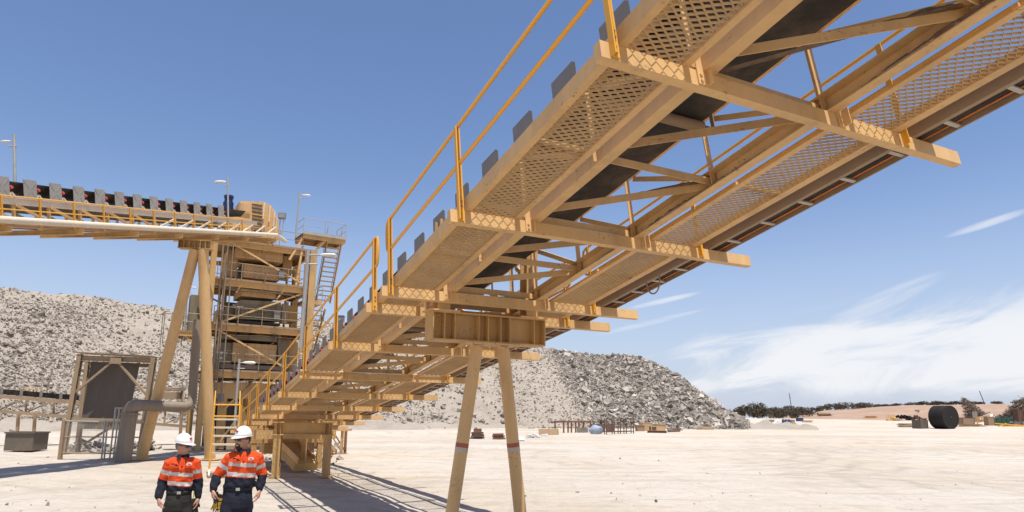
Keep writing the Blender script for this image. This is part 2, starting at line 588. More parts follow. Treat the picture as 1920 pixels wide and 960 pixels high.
# handrails: flat posts bolted to the transoms, round rails
def hand_rail(u, i0, i1, loop0=False, loop1=False):
    hr = MB()
    top = [C(i, u, 1.20, -.02) for i in nodes(i0, i1)]
    mid = [C(i, u, .72, -.02) for i in nodes(i0, i1)]
    if loop1:
        e0, e1 = C(i1, u, 1.17, .12), C(i1, u, .75, .12)
        hr.tube(top + [C(i1, u, 1.195, .05), e0, C(i1, u, 1.07, .15), C(i1, u, .86, .15), e1, C(i1, u, .725, .05)] + mid[::-1], .0215, 8)
    elif loop0:
        e0, e1 = C(i0, u, 1.17, -.16), C(i0, u, .75, -.16)
        hr.tube(mid[::-1] + [C(i0, u, .725, -.1), e1, C(i0, u, .86, -.19), C(i0, u, 1.07, -.19), e0, C(i0, u, 1.195, -.1)] + top, .0215, 8)
    else:
        hr.tube(top, .0215, 8)
        hr.tube(mid, .0185, 8)
    o = hr.build('handrail', M['yellow'], CONV)
    smooth_by_angle(o)

for u in (.115, 3.60):
    hand_rail(u, 0, iC, loop1=True)
    hand_rail(u, iD, iK, loop0=True)
    for i in range(0, iK + 1):
        b = MB()
        wof = -.014
        b.hexa([C(i, u - .04, .02, wof), C(i, u + .04, .02, wof), C(i, u + .04, .02, wof + .012), C(i, u - .04, .02, wof + .012)],
               [C(i, u - .036, 1.195, wof), C(i, u + .036, 1.195, wof), C(i, u + .036, 1.195, wof + .012), C(i, u - .036, 1.195, wof + .012)])
        b.hexa([C(i, u - .04, .02, wof), C(i, u - .027, .02, wof), C(i, u - .027, .02, wof - .05), C(i, u - .04, .02, wof - .05)],
               [C(i, u - .036, 1.195, wof), C(i, u - .022, 1.195, wof), C(i, u - .022, 1.195, wof - .045), C(i, u - .036, 1.195, wof - .045)])
        pst = b.build('handrail_post', M['yellow'], CONV)
        if i < iF:
            for vv in (.05, .105, .20, .255):
                b = MB()
                b.bolt(C(i, u + (.004 if vv < .15 else .012), vv, wof - .001), -tang(i), .0125, .012)
                b.build('bolt', M['galv'], pst)

# cable tray on the right-hand overhang
part('tray_channel', 'trayb', chan(3.74, .152, .22, .06, .008))
part('tray_side_rail', 'trayb', rect(4.055, 4.075, .152, .25))
part('tray_cover', 'dark', rect(3.80, 4.055, .235, .243))
for i in nodes(I0, I1):
    if i >= I1: continue
    k = int(i)
    ln = (OC[k + 1] - OC[k]).length
    for q in range(max(1, int(ln / .5))):
        f = (q + .5) / max(1, int(ln / .5))
        b = MB()
        b.beam(C(k + f, 3.79, .172), C(k + f, 4.06, .172), .045, .02, tuple(Nn(k + .5)))
        b.build('tray_rung', M['galv'], CONV)
b = MB()
for uu, mm in ((3.995, .011),):
    b.tube([C(i, uu, .195 + .004 * math.sin(i * 9), 0) for i in nodes(I0, I1, True)], mm, 6)
b.build('tray_cable', M['cable'], CONV)
b = MB()
for uu in (3.84, 3.88, 3.92):
    b.tube([C(i, uu, .20 + .004 * math.sin(i * 7 + uu * 60), 0) for i in nodes(I0, I1, True)], .016, 6)
b.build('tray_cable', M['belt'], CONV)
b = MB()
pts = []
for k in range(13):
    a = math.pi * k / 12
    pts.append(C(iB + .47 - .06 * math.cos(a), 3.76, .20 - .27 * math.sin(a) ** .7))
b.tube(pts, .012, 6)
b.build('hanging_cable_loop', M['trayb'], CONV)
# thin conduit laid across a transom
b = MB()
b.tube([C(iF, -.05, .175, -.03), C(iF, 1.2, .168, -.03), C(iF, 2.6, .17, -.03), C(iF, 3.65, .172, -.03)], .016, 6)
b.build('conduit', M['pale'], CONV)

# idlers and side guards along the carrying belt
def s_of(dist):
    """station index at a distance (m) downhill of transom A"""
    acc = 0
    k = iA
    if dist < 0:
        while dist < 0 and k > 0:
            l_ = (OC[k] - OC[k - 1]).length
            if dist + l_ >= 0:
                return k - 1 + (dist + l_) / l_
            dist += l_
            k -= 1
        return None
    while k < NS - 1:
        l_ = (OC[k + 1] - OC[k]).length
        if dist <= l_:
            return k + dist / l_
        dist -= l_
        k += 1
    return None

dd = 5.88 - .843 * W - .955 * 9 - .25
while True:
    s0 = s_of(dd)
    dd += .965
    if s0 is None:
        if dd > 0: break
        continue
    for u_ in (1.0, 2.63):
        g = MB()
        pf = [(1.12, -.26), (1.48, -.26), (1.53, -.20), (1.545, .24), (1.12, .24)]
        g.hexa([C(s0, u_, a, b_) for a, b_ in pf], [C(s0, u_ - .005, a, b_) for a, b_ in pf])
        g.build('belt_guard', M['guard'], CONV)
    r_ = MB()
    r_.beam(C(s0, 1.0, 1.17, .02), C(s0, 2.6, 1.17, .02), .06, .045, tuple(Nn(s0)))
    br = r_.build('idler_bracket', M['galv'], CONV)
    for a, bb in (((1.05, 1.36), (1.46, 1.225)), ((1.52, 1.215), (2.06, 1.215)), ((2.12, 1.225), (2.55, 1.36))):
        r_ = MB()
        r_.tube([C(s0, a[0], a[1], .02), C(s0, bb[0], bb[1], .02)], .058, 10)
        r_.build('idler', M['red'], br)
# return rollers under the belt
dd = 5.15 - .843 * W - 2.9 * 3
while True:
    s0 = s_of(dd)
    dd += 2.9
    if s0 is None:
        if dd > 0: break
        continue
    r_ = MB()
    r_.tube([C(s0, 1.10, .785), C(s0, 2.36, .785)], .062, 14)
    ro = r_.build('return_roller', M['trayb'], CONV)
    smooth_by_angle(ro)
    r_ = MB()
    r_.tube([C(s0, 2.36, .785), C(s0, 2.56, .785)], .03, 8)
    r_.build('roller_shaft', M['rust'], ro)
    for u_ in (1.03, 2.54):
        r_ = MB()
        r_.beam(C(s0, u_, .74), C(s0, u_, 1.02), .05, .012, tuple(DX))
        r_.build('roller_hanger', M['trayb'], ro)

# spilt fines lying on the lower chords and braces
def spill(i0, i1, u, v, hmax, seed, wid=.05):
    b = MB()
    rnd = random.Random(seed)
    n = 46
    rings = []
    for k in range(n + 1):
        f = k / n
        i = i0 + (i1 - i0) * f
        hh = hmax * math.sin(math.pi * f) ** .6 * (.45 + .55 * noise.noise(V((k * .35, seed, 0))) + .5 * rnd.random() * .6) + .004
        rings.append([C(i, u - wid, v), C(i, u + wid, v), C(i, u + wid * .7, v + hh * .7), C(i, u + rnd.uniform(-.012, .012), v + hh), C(i, u - wid * .7, v + hh * .75)])
    b.loops(rings)
    return b.build('spilt_fines', M['soil'], CONV)
spill(iA - .72, iA - .12, 2.545, .166, .085, 3)
spill(iA - .98, iA - .70, 2.545, .166, .05, 13)
spill(iA + .25, iA + .62, 2.545, .166, .035, 5)
spill(iB - .42, iB - .08, 2.545, .166, .075, 8)
spill(iB + .05, iB + .35, 2.545, .166, .03, 11)

def spill_brace(p, q, hmax, seed):
    b = MB()
    rnd = random.Random(seed)
    n = 36
    rings = []
    sd_ = (q - p).normalized().cross(UZ).normalized() * .038
    for k in range(n + 1):
        f = k / n
        c = p + (q - p) * f
        hh = hmax * (f ** 1.2) * (1 - max(0, f - .93) * 12) * (.7 + .5 * noise.noise(V((k * .4, seed, 2)))) + rnd.random() * .008 + .002
        rings.append([c - sd_, c + sd_, c + sd_ * .6 + UZ * hh * .8, c + UZ * hh, c - sd_ * .6 + UZ * hh * .8])
    b.loops(rings)
    b.build('spilt_fines', M['soil'], CONV)
spill_brace(C(iA, 1.25, .302, .16), C(iA - .5, 2.5, .302, .22), .06, 4)
spill_brace(C(iA + .5, 2.5, .302, .14), C(iA + .5, 1.2, .302, .14), .03, 6)
spill_brace(C(iB, 1.25, .302, -.02), C(iA + .5, 2.5, .302, .24), .035, 9)

# ================================================================ trestle carrying the joint of the conveyor
im = 5.5
om = C(im, 0, 0)
def T3(u, z, wo=0.0):
    return V((om.x, om.y, 0)) + DX * u + HX * wo + UZ * z
TR = thing('conveyor_trestle', (T3(1.8, 0).x, T3(1.8, 0).y, 0), 'tan trestle with a deep box girder on two splayed tube legs banded red and white', 'support')
zt, zb = H + 1.55, H + 1.11
b = MB()
b.ibeam(T3(.86, (zt + zb) / 2), T3(2.80, (zt + zb) / 2), .34, zt - zb, .022, .012)
for u in (.865, 2.795):
    b.hexa([T3(u - .008, zb, -.17), T3(u + .008, zb, -.17), T3(u + .008, zt, -.17), T3(u - .008, zt, -.17)], [T3(u - .008, zb, .17), T3(u + .008, zb, .17), T3(u + .008, zt, .17), T3(u - .008, zt, .17)])
for u in (1.05, 1.22, 1.62, 1.78, 2.0, 2.16, 2.6):
    for s_ in (-1, 1):
        b.hexa([T3(u - .006, zb + .022, s_ * .012), T3(u + .006, zb + .022, s_ * .012), T3(u + .006, zt - .022, s_ * .012), T3(u - .006, zt - .022, s_ * .012)],
               [T3(u - .006, zb + .022, s_ * .165), T3(u + .006, zb + .022, s_ * .165), T3(u + .006, zt - .022, s_ * .165), T3(u - .006, zt - .022, s_ * .165)])
b.build('box_girder', M['ochre'], TR)
for u in (1.05, 2.58):
    b = MB()
    b.obox(T3(u, zt + .013), DX, HX, UZ, .24, .19, .013)
    b.build('bearing_plate', M['tan'], TR)
    b = MB()
    b.ibeam(T3(u, zt + .026), T3(u, zt + 1.45), .20, .24, .016, .010, tuple(HX))
    b.build('bearing_post', M['tan'], TR)
legs = []
for uu, du in ((1.66, -.46), (2.12, .42)):
    top = T3(uu, zb - .06)
    bot = T3(uu + du, -.05)
    b = MB()
    b.tube([top, bot], .098, 24)
    lg = b.build('leg', M['tan'], TR)
    smooth_by_angle(lg)
    def on(z): 
        f = (zb - .06 - z) / (zb - .01)
        return top + (bot - top) * f
    for z0, mm in ((H - .42, 'redband'), (H - .488, 'whiteband')):
        b = MB()
        b.tube([on(z0), on(z0 - .064)], .1005, 24)
        bn = b.build('marker_band', M[mm], lg)
        smooth_by_angle(bn)
    b = MB()
    b.obox(T3(uu, zb - .012), DX, HX, UZ, .22, .19, .012)
    for a in (-.15, .15):
        for c in (-.15, .15):
            b.bolt(T3(uu + a, zb - .024, c), -UZ, .022, .06)
    b.build('head_plate', M['tan'], TR)
    b = MB()
    b.obox(T3(uu + du, .012), DX, HX, UZ, .25, .25, .012)
    b.build('base_plate', M['tan'], TR)

# ================================================================ low bent nearer the tail
o1, o2 = G(516.5, 895), G(610.6, 895)
ax = (o2 - o1)
ax.z = 0
bw = ax.length
ax.normalize()
ay = UZ.cross(ax)
BT = thing('conveyor_bent', ((o1 + o2) / 2).to_tuple(), 'short tan portal frame under the low end of the conveyor, standing in its shadow', 'support')
ztp = P(520, 792, (o1.y + o2.y) / 2).z
for o_ in (o1, o2):
    b = MB()
    b.ibeam(V((o_.x, o_.y, 0)), V((o_.x, o_.y, ztp - .42)), .24, .26, .016, .011, tuple(ay))
    b.build('post', M['ochre'], BT)
    b = MB()
    b.obox(V((o_.x, o_.y, .012)), ax, ay, UZ, .2, .2, .012)
    b.build('base_plate', M['ochre'], BT)
    b = MB()
    b.obox(V((o_.x, o_.y, ztp - .41)), ax, ay, UZ, .2, .16, .01)
    b.obox(V((o_.x, o_.y, ztp + .01)), ax, ay, UZ, .22, .18, .01)
    b.build('cap_plate', M['tan'], BT)
b = MB()
a_, c_ = V((o1.x, o1.y, ztp - .2)) - ax * .14, V((o2.x, o2.y, ztp - .2)) + ax * .14
b.ibeam(a_, c_, .26, .40, .018, .011)
for f in (.05, .12, .88, .95):
    p = a_ + (c_ - a_) * f
    b.obox(p - ay * .065, ax, ay, UZ, .006, .06, .18)
b.build('cap_beam', M['ochre'], BT)
# ================================================================ transfer tower
T0 = G(369, 846)
T0.z = 0
AZT = R(33)
TA = V((math.cos(AZT), math.sin(AZT), 0))
TB = V((-math.sin(AZT), math.cos(AZT), 0))

def T(a, b, z):
    return T0 + TA * a + TB * b + UZ * z

def TF(px, py, b=0.0):
    """(a, z) of the pixel's ray on the tower plane at depth b"""
    r = ray(px, py)
    o = V((0, 0, H)) - (T0 + TB * b)
    t = -o.dot(TB) / r.dot(TB)
    q = V((0, 0, H)) + r * t - T0
    return q.dot(TA), q.z

TW = TF(582, 560)[0]
TD = 3.6
ZTOP = TF(402, 447)[1]
L1, L2, L3 = TF(403, 522)[1], TF(400, 607)[1], TF(388, 695)[1]
TOW = thing('transfer_tower', T(TW / 2, TD / 2, 0), 'ochre steel transfer tower of open decks, chutes and braces behind the men', 'tower')

def tb(name, mtl, fn, parent=None, sm=False):
    b = MB()
    fn(b)
    o = b.build(name, M[mtl] if isinstance(mtl, str) else mtl, parent or TOW)
    if sm: smooth_by_angle(o)
    return o

for a in (0, TW):
    for b_ in (0, TD):
        zt_ = ZTOP + (.2 if a == 0 else .1)
        tb('column', 'ochre', lambda b: b.ibeam(T(a, b_, 0), T(a, b_, zt_), .30 if a == 0 else .42, .32 if a == 0 else .44, .018, .012, tuple(TB)))

def deck(z, a0, a1, b0, b1, dep=.36):
    for b_ in (b0, b1):
        tb('edge_beam', 'ochre', lambda b: b.ibeam(T(a0, b_, z - dep / 2), T(a1, b_, z - dep / 2), .18, dep, .018, .012))
    for a in (a0 + .1, (a0 + a1) / 2, a1 - .1):
        tb('cross_beam', 'ochre', lambda b: b.ibeam(T(a, b0 + .1, z - .2), T(a, b1 - .1, z - .2), .14, .28, .016, .01))
    tb('deck_plate', 'trayb', lambda b: b.obox(T((a0 + a1) / 2, (b0 + b1) / 2, z + .022), TA, TB, UZ, (a1 - a0) / 2 + .08, (b1 - b0) / 2 + .08, .018))
    tb('kick_plate', 'trayb', lambda b: b.obox(T((a0 + a1) / 2, b0 - .11, z + .05), TA, TB, UZ, (a1 - a0) / 2 + .1, .006, .06))

def rail(pts, mtl='railb', hgt=1.0, r=.022, posts=True, name='handrail', parent=None, step=1.5):
    """two-bar railing with posts along a polyline of deck points"""
    o = tb(name, mtl, lambda b: (b.tube([p + UZ * hgt for p in pts], r, 8)), parent, True)
    tb('mid_rail', mtl, lambda b: b.tube([p + UZ * hgt * .52 for p in pts], r * .85, 8), o if parent is None else parent, True)
    for k in range(len(pts) - 1):
        ln = (pts[k + 1] - pts[k]).length
        n = max(1, int(round(ln / step)))
        for j in range(n + (1 if k == len(pts) - 2 else 0)):
            p = pts[k] + (pts[k + 1] - pts[k]) * (j / n)
            tb('post', mtl, lambda b: b.tube([p, p + UZ * hgt], r * 1.05, 8), o if parent is None else parent, True)
    return o

for z in (L1, L2, L3):
    deck(z, 0.0, TW, 0.0, TD)
    rail([T(.25, -.14, z + .04), T(TW - .15, -.14, z + .04)])
    rail([T(.25, TD + .14, z + .04), T(TW - .15, TD + .14, z + .04)])
    rail([T(TW + .1, .2, z + .04), T(TW + .1, TD - .2, z + .04)])
deck(ZTOP, -.1, TW, 0.0, TD, .32)
tb('edge_beam', 'ochre', lambda b: b.ibeam(T(-.1, TD - .2, ZTOP - .75), T(TW, TD - .2, ZTOP - .75), .16, .26, .016, .01))
a0_, z0_ = TF(524, 446)
rail([T(a0_, -.1, ZTOP + .04), T(TW - .7, -.1, ZTOP + .04)])

def brace(p0, p1, b_=-.05, w_=.10, mtl='tan'):
    a, z = TF(*p0, b_)
    a2, z2 = TF(*p1, b_)
    tb('brace', mtl, lambda b: b.angle(T(a, b_, z), T(a2, b_, z2), w_, .012, tuple(TB)))
brace((428, 453), (566, 533))
brace((566, 461), (553, 538), -.08, .12)
brace((568, 549), (414, 602))
brace((407, 619), (531, 689))
brace((398, 715), (520, 640), 1.2, .09)
brace((470, 775), (540, 705), .6, .10)
brace((404, 842), (462, 765), .5, .12)
brace((478, 842), (534, 768), .5, .12)
brace((420, 770), (490, 702), .8, .10)
brace((569, 441), (541, 486), -.1, .12)
brace((612, 447), (583, 476), -.1, .14)
brace((520, 562), (535, 543), -.02, .09)
brace((444, 549), (455, 534), -.02, .09)

def tbox(name, mtl, px0, py0, px1, py1, b0, b1, parent=None, taper=0.0):
    a0, z1 = TF(px0, py0, b0)
    a1, z0 = TF(px1, py1, b0)
    def f(b):
        lo = [T(a0 + taper, b0, z0), T(a1 - taper, b0, z0), T(a1 - taper, b1, z0), T(a0 + taper, b1, z0)]
        hi = [T(a0, b0, z1), T(a1, b0, z1), T(a1, b1, z1), T(a0, b1, z1)]
        b.hexa(lo, hi)
    return tb(name, mtl, f, parent), (a0, a1, z0, z1)

# chute from the head of the feed conveyor, in bolted liner plates
def plated(name, mtl, rect_, b0, b1, n, taper=0.0, rows=3):
    o, (a0, a1, z0, z1) = tbox(name, mtl, *rect_, b0, b1, taper=taper)
    def ribs(b):
        for k in range(n + 1):
            a = a0 + .02 + (a1 - a0 - .04) * k / n
            b.hexa([T(a - .012, b0 - .022, z0), T(a + .012, b0 - .022, z0), T(a + .012, b0 - .002, z0), T(a - .012, b0 - .002, z0)],
                   [T(a - .012, b0 - .022, z1), T(a + .012, b0 - .022, z1), T(a + .012, b0 - .002, z1), T(a - .012, b0 - .002, z1)])
    tb('liner_joints', 'ochre', ribs, o)
    def bolts(b):
        for k in range(n):
            for e in (.28, .72):
                a = a0 + (a1 - a0) * (k + e) / n
                for j in range(rows):
                    z = z0 + (z1 - z0) * (j + .5) / rows
                    b.tube([T(a, b0 - .001, z), T(a, b0 - .02, z)], .028, 6)
    tb('liner_bolts', 'rust', bolts, o)
    return o
plated('upper_chute', 'ribp', (444, 463, 530, 493), .5, 3.0, 5, 0.0, 2)
plated('middle_chute', 'ribp', (458, 493.5, 523, 527), .6, 2.9, 4, 0.0, 3)
plated('lower_chute', 'ribp', (453, 541, 517, 561), .6, 2.9, 4, 0.0, 1)
# crusher housing on the second deck
def prism(name, mtl, pts, b0, b1, parent=None):
    q = [TF(*p, b0) for p in pts]
    return tb(name, mtl, lambda b: b.hexa([T(a, b0, z) for a, z in q], [T(a, b1, z) for a, z in q]), parent)
hs_ = prism('crusher_housing', 'olive', [(440, 598), (442, 570), (452, 562), (526, 566), (528, 573), (527, 600)], .5, 3.1)
for y0 in (571, 583, 594):
    a, z = TF(444, y0, .5)
    a2, _ = TF(526, y0 + 4, .5)
    tb('housing_flange', 'olive', lambda b: b.obox(T((a + a2) / 2, .45, z - .05), TA, TB, UZ, (a2 - a) / 2, .05, .03), hs_)
for px in (452, 468, 485, 503, 518):
    a, z = TF(px, 583, .5)
    tb('housing_rib', 'olive', lambda b: b.obox(T(a, .46, z), TA, TB, UZ, .02, .04, .32), hs_)
tbox('crusher_base', 'dark', 443, 600, 525, 611, .6, 3.0)
prism('crusher_wing', 'olive', [(428, 600), (431, 583), (444, 568), (444, 600)], .8, 2.8)
# screen under the second deck
tbox('screen_beam', 'olive', 417, 626, 519, 641, .6, 3.0)
plated('screen_panel', 'ribp', (437, 642, 517, 681), .7, 2.9, 6, 0.0, 2)
tbox('screen_side', 'olive', 415, 642, 432, 692, .8, 2.6)
tbox('screen_skirt', 'duct', 414, 682, 526, 695, .6, 3.0)
prism('discharge_chute', 'ribp', [(440, 716), (560, 722), (548, 792), (470, 800)], .9, 3.0)
tbox('drive_casing', 'dark', 398, 722, 432, 838, 1.2, 3.2)
tbox('base_housing', 'trayb', 436, 722, 556, 838, 2.2, 3.4)
for px in (446, 468, 492, 516, 540):
    tbox('housing_rib', 'ribp', px, 724, px + 4, 838, 2.1, 2.19)
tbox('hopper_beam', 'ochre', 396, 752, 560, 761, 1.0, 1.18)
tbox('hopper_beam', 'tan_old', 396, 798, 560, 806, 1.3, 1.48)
for px in (412, 455, 505):
    tbox('hopper_post', 'ochre', px, 722, px + 7, 842, .9, 1.05)
tbox('side_housing', 'duct', 522, 640, 540, 700, 1.0, 2.4)
tb('vent_pipe', 'duct', lambda b: b.tube([T(*TF(523, 626, .9)[:1], .9, TF(523, 626, .9)[1]), T(TF(523, 690, .9)[0], .9, TF(523, 690, .9)[1])], .10, 12), None, True)
# back walls and side liners that close the tower behind the machines
tbox('back_panel', 'ribp', 452, 470, 545, 520, 3.0, 3.12)
tbox('back_panel', 'trayb', 424, 566, 548, 606, 3.2, 3.32)
tbox('back_panel', 'ribp', 412, 628, 552, 694, 3.1, 3.22)
tbox('side_liner', 'ribp', 428, 468, 443, 520, 1.2, 2.6)
tbox('side_liner', 'ochre', 532, 480, 546, 520, 1.4, 2.8)
tbox('feed_box', 'ochre', 536, 572, 556, 604, 1.0, 2.4)
tbox('feed_box', 'ribp', 408, 580, 424, 604, 1.4, 2.6)
tbox('side_liner', 'ochre', 543, 642, 556, 694, 1.2, 2.6)
tbox('lower_apron', 'ribp', 398, 716, 470, 748, .8, 1.6)
# handwheels on the near side
for px, py in ((446, 573), (430, 660)):
    a, z = TF(px, py, .1)
    c = T(a, .1, z)
    tb('hand_wheel', 'galv', lambda b: b.tube([c + TA * (.28 * math.cos(k * math.pi / 8)) + (UZ * .1 + TB * .25) * math.sin(k * math.pi / 8) for k in range(17)], .014, 6), None, True)
# two service pipes up the front
for p0, p1 in (((428, 455), (403, 765)), ((438, 457), (413, 765))):
    a, z = TF(*p0, -.3)
    a2, z2 = TF(*p1, -.3)
    tb('service_pipe', 'duct', lambda b: b.tube([T(a, -.3, z), T(a2, -.3, z2)], .035, 8), None, True)
# stub machinery at either end of the crusher
for px0, px1, py0, py1 in ((424, 428, 575, 607), (530, 534, 569, 607), (536, 539, 566, 606)):
    tbox('frame_post', 'trayb', px0, py0, px1, py1, .5, .7)
# upper right platform, cantilevered
a0, zp = TF(567, 439)
a1, _ = TF(646, 447)
b0p, b1p = -.2, 1.6
for b_ in (b0p, b1p):
    tb('platform_beam', 'ochre', lambda b: b.ibeam(T(a0, b_, zp - .15), T(a1, b_, zp - .15), .12, .26, .016, .01))
for a in (a0 + .05, (a0 + a1) / 2, a1 - .05):
    tb('platform_joist', 'ochre', lambda b: b.ibeam(T(a, b0p, zp - .15), T(a, b1p, zp - .15), .10, .22, .014, .01))
tb('platform_deck', 'trayb', lambda b: b.obox(T((a0 + a1) / 2, (b0p + b1p) / 2, zp + .02), TA, TB, UZ, (a1 - a0) / 2 + .05, (b1p - b0p) / 2 + .05, .018))
tb('kick_plate', 'galv', lambda b: b.obox(T((a0 + a1) / 2, b0p - .07, zp + .08), TA, TB, UZ, (a1 - a0) / 2 + .06, .006, .1))
rail([T(a0, b1p, zp + .04), T(a0, b0p, zp + .04), T(a1, b0p, zp + .04), T(a1, b1p, zp + .04)], 'galv', .98, .024)
# flights of stairs on the right of the tower
def flight(p_top, p_bot, wpx, n, b0, b1):
    at_, zt_ = TF(*p_top, b0)
    ab_, zb_ = TF(*p_bot, b1)
    wd = TF(p_top[0] + wpx, p_top[1], b0)[0] - at_
    st = thing_part = None
    for e in (0, wd):
        o = tb('stair_stringer', 'ochre', lambda b: b.beam(T(at_ + e, b0, zt_), T(ab_ + e, b1, zb_), .05, .2))
        for k in range(1):
            tb('stair_rail', 'galv', lambda b: b.tube([T(at_ + e, b0, zt_ + .9), T(ab_ + e, b1, zb_ + .9)], .022, 8), o, True)
    for k in range(n):
        f = (k + .5) / n
        tb('stair_tread', 'ochre', lambda b: b.obox(T(at_ + (ab_ - at_) * f + wd / 2, b0 + (b1 - b0) * f, zt_ + (zb_ - zt_) * f), TA, TB, UZ, wd / 2 - .02, .12, .018))
flight((614, 450), (592, 566), 27, 13, -.1, 1.5)
flight((588, 577), (566, 660), 22, 9, .4, 1.8)
a0, zl = TF(573, 561)
a1, _ = TF(606, 565)
tb('stair_landing', 'ochre', lambda b: b.obox(T((a0 + a1) / 2, 1.0, zl - .1), TA, TB, UZ, (a1 - a0) / 2, .8, .12))
rail([T(a1, 1.8, zl), T(a1, .2, zl), T(a0 + .8, .2, zl)], 'galv', 1.0)
# left-hand platform with a grey cabinet
a0, zp2 = TF(334, 621, .4)
tb('platform_deck', 'trayb', lambda b: b.obox(T(a0 / 2 - .1, .9, zp2), TA, TB, UZ, -a0 / 2 - .05, .9, .03))
for b_ in (.05, 1.75):
    tb('platform_beam', 'ochre', lambda b: b.ibeam(T(a0, b_, zp2 - .16), T(-.16, b_, zp2 - .16), .1, .24, .014, .01))
tb('brace', 'ochre', lambda b: b.angle(T(a0 + .25, .05, zp2 - .25), T(-.16, .05, zp2 - 1.1), .09, .01, tuple(TB)))
rail([T(-.3, .05, zp2 + .03), T(a0, .05, zp2 + .03), T(a0, 1.75, zp2 + .03), T(-.3, 1.75, zp2 + .03)], 'galv', 1.0)
rail([T(a0 - .7, .9, zp2 - .75), T(a0 - .7, 1.9, zp2 - .75), T(a0 + .4, 1.9, zp2 - .75)], 'duct', 1.9)
aq, zq = TF(359, 552, .5)
tb('cabinet', 'olive', lambda b: b.obox(T(aq + .3, .9, (zq + zp2) / 2), TA, TB, UZ, .3, .35, (zq - zp2) / 2))
# head hood of the feed conveyor on the top deck
hood = prism('head_hood', 'tan', [(438, 447), (438, 405), (447, 399), (450, 377), (494, 378), (508, 385), (517, 399), (522, 420), (523, 448)], .7, 2.5)
for k in range(9):
    a, z = TF(472.5, 383 + k * 7.0, .7)
    a2, _ = TF(491.5, 383 + k * 7.0, .7)
    tb('louvre_slat', 'dark', lambda b: b.obox(T((a + a2) / 2, .67, z), TA, TB, UZ, (a2 - a) / 2, .03, .035), hood)
for px, py in ((495, 381), (506, 387), (514, 396), (519, 409)):
    a, z = TF(px, py, .7)
    tb('hood_rib', 'pale', lambda b: b.obox(T(a, 1.6, z - .5), TA, TB, UZ, .04, .98, .52), hood)
tbox('hood_opening', 'ribp', 451, 380, 470, 399, .6, .69, hood)
tbox('drive_frame', 'tan', 425, 420, 440, 447, .4, 2.0)
rail([T(TF(433, 444, -.1)[0], -.3, ZTOP + .1), T(TF(505, 446, -.3)[0], -.3, ZTOP + .1), T(TF(522, 447, -.3)[0], .2, ZTOP + .1)], 'yellow', TF(470, 401, -.3)[1] - ZTOP - .1, .024, step=1.6)

# cables, pipes and small fittings on the tower
for a, b_, z0, z1, r_ in ((.45, -.12, .2, ZTOP - .3, .05), (.62, -.12, .2, L1, .035), (TW - .5, -.12, L3, ZTOP, .04), (TW - .62, TD, .2, ZTOP, .06), (1.1, TD, .2, ZTOP, .08), (2.3, TD - .3, L3, L1, .10)):
    tb('riser_pipe', 'trayb', lambda b: b.tube([T(a, b_, z0), T(a, b_, z1)], r_, 8), None, True)
for z, b_ in ((L1 - .55, -.1), (L2 - .55, -.1), (L3 - .5, -.12)):
    tb('cable_run', 'dark', lambda b: b.tube([T(.2, b_, z), T(1.5, b_, z - .06), T(3.0, b_, z + .02), T(TW - .2, b_, z - .04)], .03, 6), None, True)
for a, z in ((.75, L3 + .9), (3.8, L2 + .8), (3.9, L1 + .7), (3.6, L3 - 1.2), (1.0, L3 - 1.5)):
    tb('junction_box', 'guard', lambda b: b.obox(T(a, -.02, z), TA, TB, UZ, .17, .08, .23))
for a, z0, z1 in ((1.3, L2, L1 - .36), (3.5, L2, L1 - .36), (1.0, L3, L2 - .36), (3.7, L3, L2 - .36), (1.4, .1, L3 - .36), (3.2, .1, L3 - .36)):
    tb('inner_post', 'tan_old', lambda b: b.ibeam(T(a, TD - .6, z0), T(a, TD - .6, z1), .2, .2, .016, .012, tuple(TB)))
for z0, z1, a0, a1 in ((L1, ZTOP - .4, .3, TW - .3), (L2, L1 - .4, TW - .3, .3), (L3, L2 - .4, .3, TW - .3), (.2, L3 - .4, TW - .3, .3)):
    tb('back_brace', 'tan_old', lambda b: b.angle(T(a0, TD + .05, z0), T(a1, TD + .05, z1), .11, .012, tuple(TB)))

# blue motor standing on the head
am, zm0 = TF(427, 396, 1.2)
zm1 = TF(427, 366, 1.2)[1]
MO = thing('electric_motor', T(am, 1.2, zm0), 'dark blue upright electric motor on the head of the feed conveyor', 'motor')
def seg(name, r0, f0, f1):
    b = MB()
    b.tube([T(am, 1.2, zm0 + (zm1 - zm0) * f0), T(am, 1.2, zm0 + (zm1 - zm0) * f1)], r0, 16)
    o = b.build(name, M['bluem'], MO)
    smooth_by_angle(o)
seg('motor_body', .30, 0, .55)
seg('motor_neck', .24, .55, .82)
seg('motor_cap', .28, .82, .97)
seg('motor_flange', .34, .08, .16)
b = MB()
b.obox(T(am, 1.2, zm0 - .28), TA, TB, UZ, .32, .32, .27)
b.build('motor_stand', M['ribp'], MO)

# ================================================================ overhead feed conveyor
eY = V((math.sin(R(5.4)), math.cos(R(5.4)), 0))
EL = V((-eY.y, eY.x, 0))                             # to the left of its run
O0 = P(400, 434, 31.5)
eS = (eY * math.cos(R(13.7)) + UZ * math.sin(R(13.7)))
EN = eS.cross(EL)
EN = EN if EN.z > 0 else -EN
def F(s, u, v):
    return O0 + eS * s + EL * u + EN * v
S0, S1 = -26.0, 6.6
FC = thing('feed_conveyor', (F(-6, 1.5, 0).x, F(-6, 1.5, 0).y, 0), 'tan overhead feed conveyor with grey belt guards climbing to the tower head', 'conveyor')
def fb(name, mtl, fn, parent=None, sm=False):
    b = MB()
    fn(b)
    o = b.build(name, M[mtl], parent or FC)
    if sm: smooth_by_angle(o)
    return o
fb('silver_pipe', 'pale', lambda b: b.tube([F(S0, 0, 0), F(-8, 0, -.02), F(1.5, 0, 0), F(7.0, 0, .0), F(7.9, -.1, -.35)], .115, 14), None, True)
